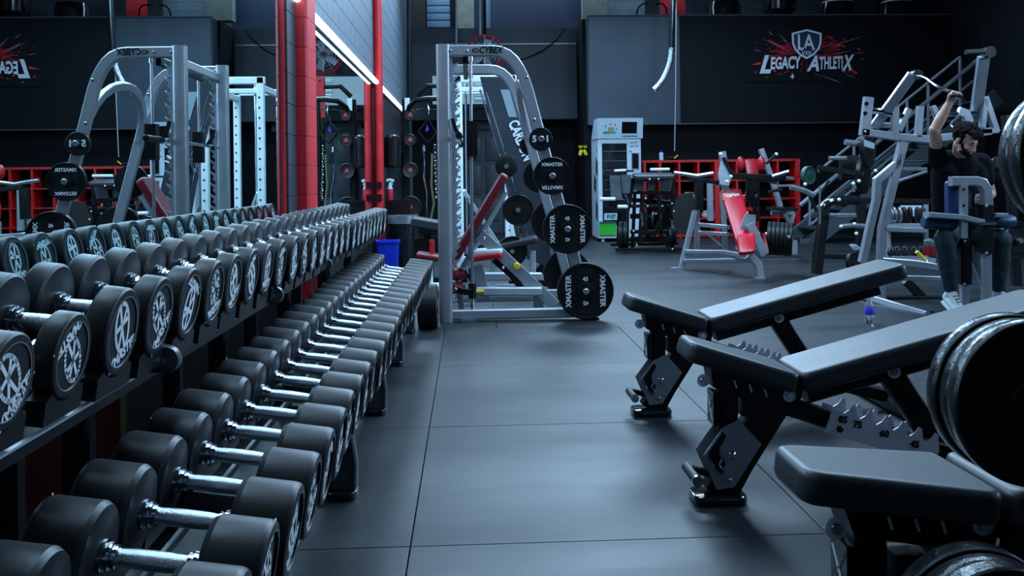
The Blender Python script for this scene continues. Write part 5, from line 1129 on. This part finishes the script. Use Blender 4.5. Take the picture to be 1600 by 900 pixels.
# exercise mat leaning behind the rack
em_t = thing('leaning_mat', 'dark red foam mat with yellow edge leaning on the wall behind the rack', 'mat', (-1.19, 2.9, 0))
MB().b2((-1.205, 2.35, .0), (-1.165, 3.02, .56)).build('foam', mat('dark_red_foam', (.05, .002, .002), .8, spec=.1), em_t); MB().b2((-1.21, 3.02, .0), (-1.16, 3.07, .57)).build('edge_band', mat('dull_yellow_foam', (.12, .09, .005), .8), em_t)
# ------------------------------------------------------------------ the seated man
def capsule(mb, a, b, ra, rb, n=14):
    a = V(a); b = V(b); L_ = (b-a).length; pr = [(0, -ra)]
    for k in range(1, 5): t = -PI/2+PI/2*k/4; pr.append((ra*K(t), ra*S(t)))
    for k in range(0, 5): t = PI/2*k/4; pr.append((rb*K(t) if k < 4 else 0, L_+rb*S(t)))
    return mb.lathe(a, b-a, pr, n)
def remesh(mb, name, m, parent, vox, smooth=4, disp=0):
    me = bpy.data.meshes.new(name+'_raw'); me.from_pydata([V(p) for p in mb.v], [], mb.f)
    o = bpy.data.objects.new(name+'_raw', me); SC.collection.objects.link(o)
    r = o.modifiers.new('r', 'REMESH'); r.mode = 'VOXEL'; r.voxel_size = vox; r.use_smooth_shade = True
    s_ = o.modifiers.new('s', 'SMOOTH'); s_.factor = .6; s_.iterations = smooth
    if disp:
        tx = bpy.data.textures.new('wrinkle', 'CLOUDS'); tx.noise_scale = disp[1]; d = o.modifiers.new('d', 'DISPLACE'); d.texture = tx; d.strength = disp[0]; d.mid_level = .5; d.texture_coords = 'GLOBAL'
    bpy.context.view_layer.update()
    me2 = bpy.data.meshes.new_from_object(o.evaluated_get(bpy.context.evaluated_depsgraph_get()))
    bpy.data.objects.remove(o); bpy.data.meshes.remove(me)
    off = parent.location
    me2.transform(Matrix.Translation(-off)); me2.materials.clear(); me2.materials.append(m); me2.name = name
    me2.polygons.foreach_set('use_smooth', [True]*len(me2.polygons))
    q = bpy.data.objects.new(name, me2); SC.collection.objects.link(q); q.parent = parent; return q
man = thing('person', 'seated dark-haired man in black t-shirt pulling a bar down with one raised arm', 'person', W(1510, 505, 7.1)); man.location.z = 0
bd = MB()
# head frame: face looks toward the camera, down and to the right
hc = W(1508, 219, 6.97); yw = Rd(22); pt = Rd(30)
fwd = V((S(yw)*K(pt), -K(yw)*K(pt), -S(pt))); rgt = V((K(yw), S(yw), 0)); upz = rgt.cross(fwd)*-1
if upz.z < 0: upz = -upz
HM = Matrix(((rgt.x, fwd.x, upz.x), (rgt.y, fwd.y, upz.y), (rgt.z, fwd.z, upz.z)))
def hp_(x, y, z): return hc+HM @ V((x, y, z))
bd.ball(hp_(0, -.012, .032), (.076, .096, .086), 24, 16, HM); bd.ball(hp_(0, .028, -.030), (.060, .068, .080), 20, 14, HM)
bd.ball(hp_(0, .045, -.088), (.043, .042, .032), 16, 10, HM); bd.ball(hp_(0, .030, -.080), (.055, .045, .035), 16, 10, HM)
capsule(bd, hp_(0, .094, .006), hp_(0, .113, -.038), .010, .014); bd.ball(hp_(.012, .101, -.042), .010, 8, 6); bd.ball(hp_(-.012, .101, -.042), .010, 8, 6)
capsule(bd, hp_(-.036, .082, .018), hp_(-.012, .090, .014), .010, .011); capsule(bd, hp_(.036, .082, .018), hp_(.012, .090, .014), .010, .011)
bd.ball(hp_(-.04, .066, -.030), (.022, .022, .020), 10, 8, HM); bd.ball(hp_(.04, .066, -.030), (.022, .022, .020), 10, 8, HM)
capsule(bd, hp_(-.018, .092, -.066), hp_(.018, .092, -.066), .007, .007); capsule(bd, hp_(-.015, .090, -.077), hp_(.015, .090, -.077), .008, .008)
for s_ in (-1, 1): bd.ball(hp_(.076*s_, -.005, -.012), (.010, .020, .032), 10, 8, HM)
nk = W(1500, 243, 7.12); capsule(bd, nk, hp_(0, -.02, -.05), .062, .056)
capsule(bd, W(1499, 262, 7.16), nk, .10, .065)
# trunk inside the shirt
capsule(bd, W(1499, 270, 7.16), W(1502, 345, 7.24), .13, .12)
shR = W(1466, 250, 7.13); elR = W(1460, 203, 6.98); wrR = W(1484, 160, 6.93)
shL = W(1533, 254, 7.14); elL = W(1548, 303, 7.16); wrL = W(1528, 312, 6.93)
capsule(bd, shR, elR, .056, .043); capsule(bd, elR+(wrR-elR)*.02, elR+(wrR-elR)*.35, .040, .043); capsule(bd, elR+(wrR-elR)*.35, wrR, .043, .028)
capsule(bd, shL, elL, .056, .042); capsule(bd, elL, elL+(wrL-elL)*.4, .040, .040); capsule(bd, elL+(wrL-elL)*.4, wrL, .040, .028)
capsule(bd, W(1499, 255, 7.16), shR, .08, .06); capsule(bd, W(1499, 255, 7.16), shL, .08, .06)
def fist(wr, bar_dir, up_, front, size=1.0):
    # fingers wrap a bar that runs along bar_dir; centre c above the wrist
    b = V(bar_dir).normalized(); u = V(up_).normalized(); f = V(front).normalized()
    c = wr+u*.078*size
    for t in (-.026, -.009, .009, .026): capsule(bd, wr+b*t*.55+u*.006, c-u*.026+b*t*1.02-f*.010, .017, .015, 10)
    for k, t in enumerate((-.032, -.011, .011, .031)):
        R_ = .027+(.002 if k in (1, 2) else 0); ang = [215, 160, 95, 25, -25][:5 if k < 3 else 4]
        pts = [c+b*t+(f*K(Rd(a))+u*S(Rd(a)))*R_ for a in ang]
        for i in range(len(pts)-1): capsule(bd, pts[i], pts[i+1], .0096-.0006*i, .0092-.0006*i, 10)
    th = [wr+b*-.022+u*.022+f*.008, c-u*.020+b*-.040+f*.018, c+b*-.022+f*.034-u*.012, c+b*.000+f*.036-u*.004]
    for i in range(3): capsule(bd, th[i], th[i+1], .0125-.001*i, .0115-.001*i, 10)
gripc = W(1493, 147, 6.87)
fist(wrR, (.93, -.1, -.33), (gripc-wrR), (0, -1, .15))
fist(wrL, (0.1, 0, 1), (-.35, -.9, .1), (.95, -.3, 0), .9)
hR = W(1488, 366, 7.22); hL = W(1526, 366, 7.22); kR = W(1476, 374, 6.78); kL = W(1563, 374, 6.80); aR = W(1486, 455, 6.84); aL = W(1561, 455, 6.88)
capsule(bd, hR, kR, .085, .060); capsule(bd, hL, kL, .085, .060); capsule(bd, kR, aR, .056, .036); capsule(bd, kL, aL, .056, .036)
remesh(bd, 'body', M_skin, man, .0062, 3)
# eyes, brows, beard, hair
for s_ in (-1, 1):
    MB().ball(hp_(.026*s_, .080, -.002), (.012, .010, .006), 10, 8, HM).build('eye', M_eye, man)
    MB().tube([hp_(.044*s_, .083, .022), hp_(.028*s_, .093, .027), hp_(.011*s_, .096, .022)], .0045, 6).build('eyebrow', M_hair, man)
br_ = MB(); rnd = random.Random(2)
for k in range(46):
    a = -1.35+2.7*k/45; w_ = abs(a)/1.35; p = hp_(.062*S(a)*1.0, .020+.078*K(a)*.98, -.066-.022*K(a)+.05*w_**2)
    br_.ball(p, (.011, .011, .017), 8, 6, HM)
    br_.ball(hp_(.050*S(a), .026+.062*K(a), -.100+.02*w_), (.012, .012, .012), 8, 6, HM)
for x in (-.022, -.011, 0, .011, .022): br_.ball(hp_(x, .096, -.056-abs(x)*.15), (.008, .005, .0045), 8, 6, HM)
remesh(br_, 'beard', M_hair, man, .0045, 2, (.004, .01))
hr = MB()
for k in range(230):
    th = rnd.uniform(0, 1.25)**1.0; ph = rnd.uniform(0, 2*PI); d_ = V((S(th*1.25)*K(ph), S(th*1.25)*S(ph), K(th*1.25)))
    if d_.y > .45 and d_.z < .45: continue
    p = V((0, -.016, .034))+V((d_.x*.082, d_.y*.100, d_.z*.094))*rnd.uniform(1.0, 1.10)
    q = p+V((rnd.uniform(-.018, .018), rnd.uniform(.0, .026), rnd.uniform(-.014, .012)))
    capsule(hr, hp_(*p), hp_(*q), rnd.uniform(.012, .017), rnd.uniform(.006, .010), 8)
for k in range(16):
    x = -.055+.0075*k; capsule(hr, hp_(x, .066, .098), hp_(x+rnd.uniform(-.01, .01), .090, .064+rnd.uniform(-.006, .008)), .015, .007, 8)
hr.ball(hp_(0, -.028, .040), (.083, .094, .090), 20, 14, HM)
for s_ in (-1, 1): capsule(hr, hp_(.076*s_, .022, .03), hp_(.074*s_, .026, -.022), .011, .007, 8)
remesh(hr, 'hair', M_hair, man, .0052, 1, (.008, .016))
# t-shirt
ts = MB()
capsule(ts, W(1500, 262, 7.17), W(1500, 300, 7.18), .150, .150, 20)
for (x, r, Yk) in ((1478, .115, 7.15), (1520, .115, 7.15)): capsule(ts, W(x, 270, Yk), W(x+2, 335, 7.2), r, .12, 18)
capsule(ts, W(1499, 300, 7.18), W(1503, 362, 7.24), .155, .150, 20)
capsule(ts, W(1484, 250, 7.16), shR+(elR-shR)*.0, .085, .075); capsule(ts, shR, shR+(elR-shR)*.35, .076, .066)
capsule(ts, W(1515, 252, 7.16), shL, .085, .078); capsule(ts, shL, shL+(elL-shL)*.55, .078, .066)
capsule(ts, W(1498, 251, 7.17), W(1502, 262, 7.16), .085, .10)
remesh(ts, 't_shirt', M_shirt, man, .009, 3, (.012, .07))
# trousers and shoes
tr_ = MB()
capsule(tr_, W(1504, 358, 7.24), W(1506, 372, 7.24), .155, .15, 18)
for (h_, k_, a_) in ((hR, kR, aR), (hL, kL, aL)):
    capsule(tr_, h_, k_, .105, .080, 16); capsule(tr_, k_, k_+(a_-k_)*.4, .080, .074, 16); capsule(tr_, k_+(a_-k_)*.4, k_+(a_-k_)*.93, .074, .050, 16)
remesh(tr_, 'trousers', M_pants, man, .009, 3, (.016, .06))
for a_ in (aR, aL):
    s1 = MB(); heel = V((a_.x, a_.y+.05, a_.z-.055)); ball_ = V((a_.x+.01, a_.y-.13, .05)); toe = V((a_.x+.012, a_.y-.20, .035))
    capsule(s1, heel, a_+V((0, 0, -.01)), .040, .038); capsule(s1, heel, ball_, .040, .046); capsule(s1, ball_, toe, .046, .034); capsule(s1, a_+V((0, -.02, -.02)), ball_+V((0, .03, .03)), .036, .036)
    sh1 = remesh(s1, 'shoe', M_shoe, man, .008, 2)
    so = MB(); so.bar([heel+V((0, .03, -.038)), ball_+V((0, 0, -.038)), toe+V((0, -.02, -.026))], .085, .018, (1, 0, 0)); 
    MB().sweep([heel+V((0, .03, -.036)), ball_+V((0, 0, -.040)), toe+V((0, -.02, -.024))], [(-.009, -.040), (.009, -.040), (.009, .040), (-.009, .040)], (1, 0, 0)).build('sole', M_white, man)
    for k in range(4): q = a_+V((0, -.045, -.03))*(1)+V((0, -.022*k, -.020*k)); MB().tube([q+V((-.02, 0, .02)), q+V((.02, -.004, .022))], .004, 6).build('lace', M_black, man)
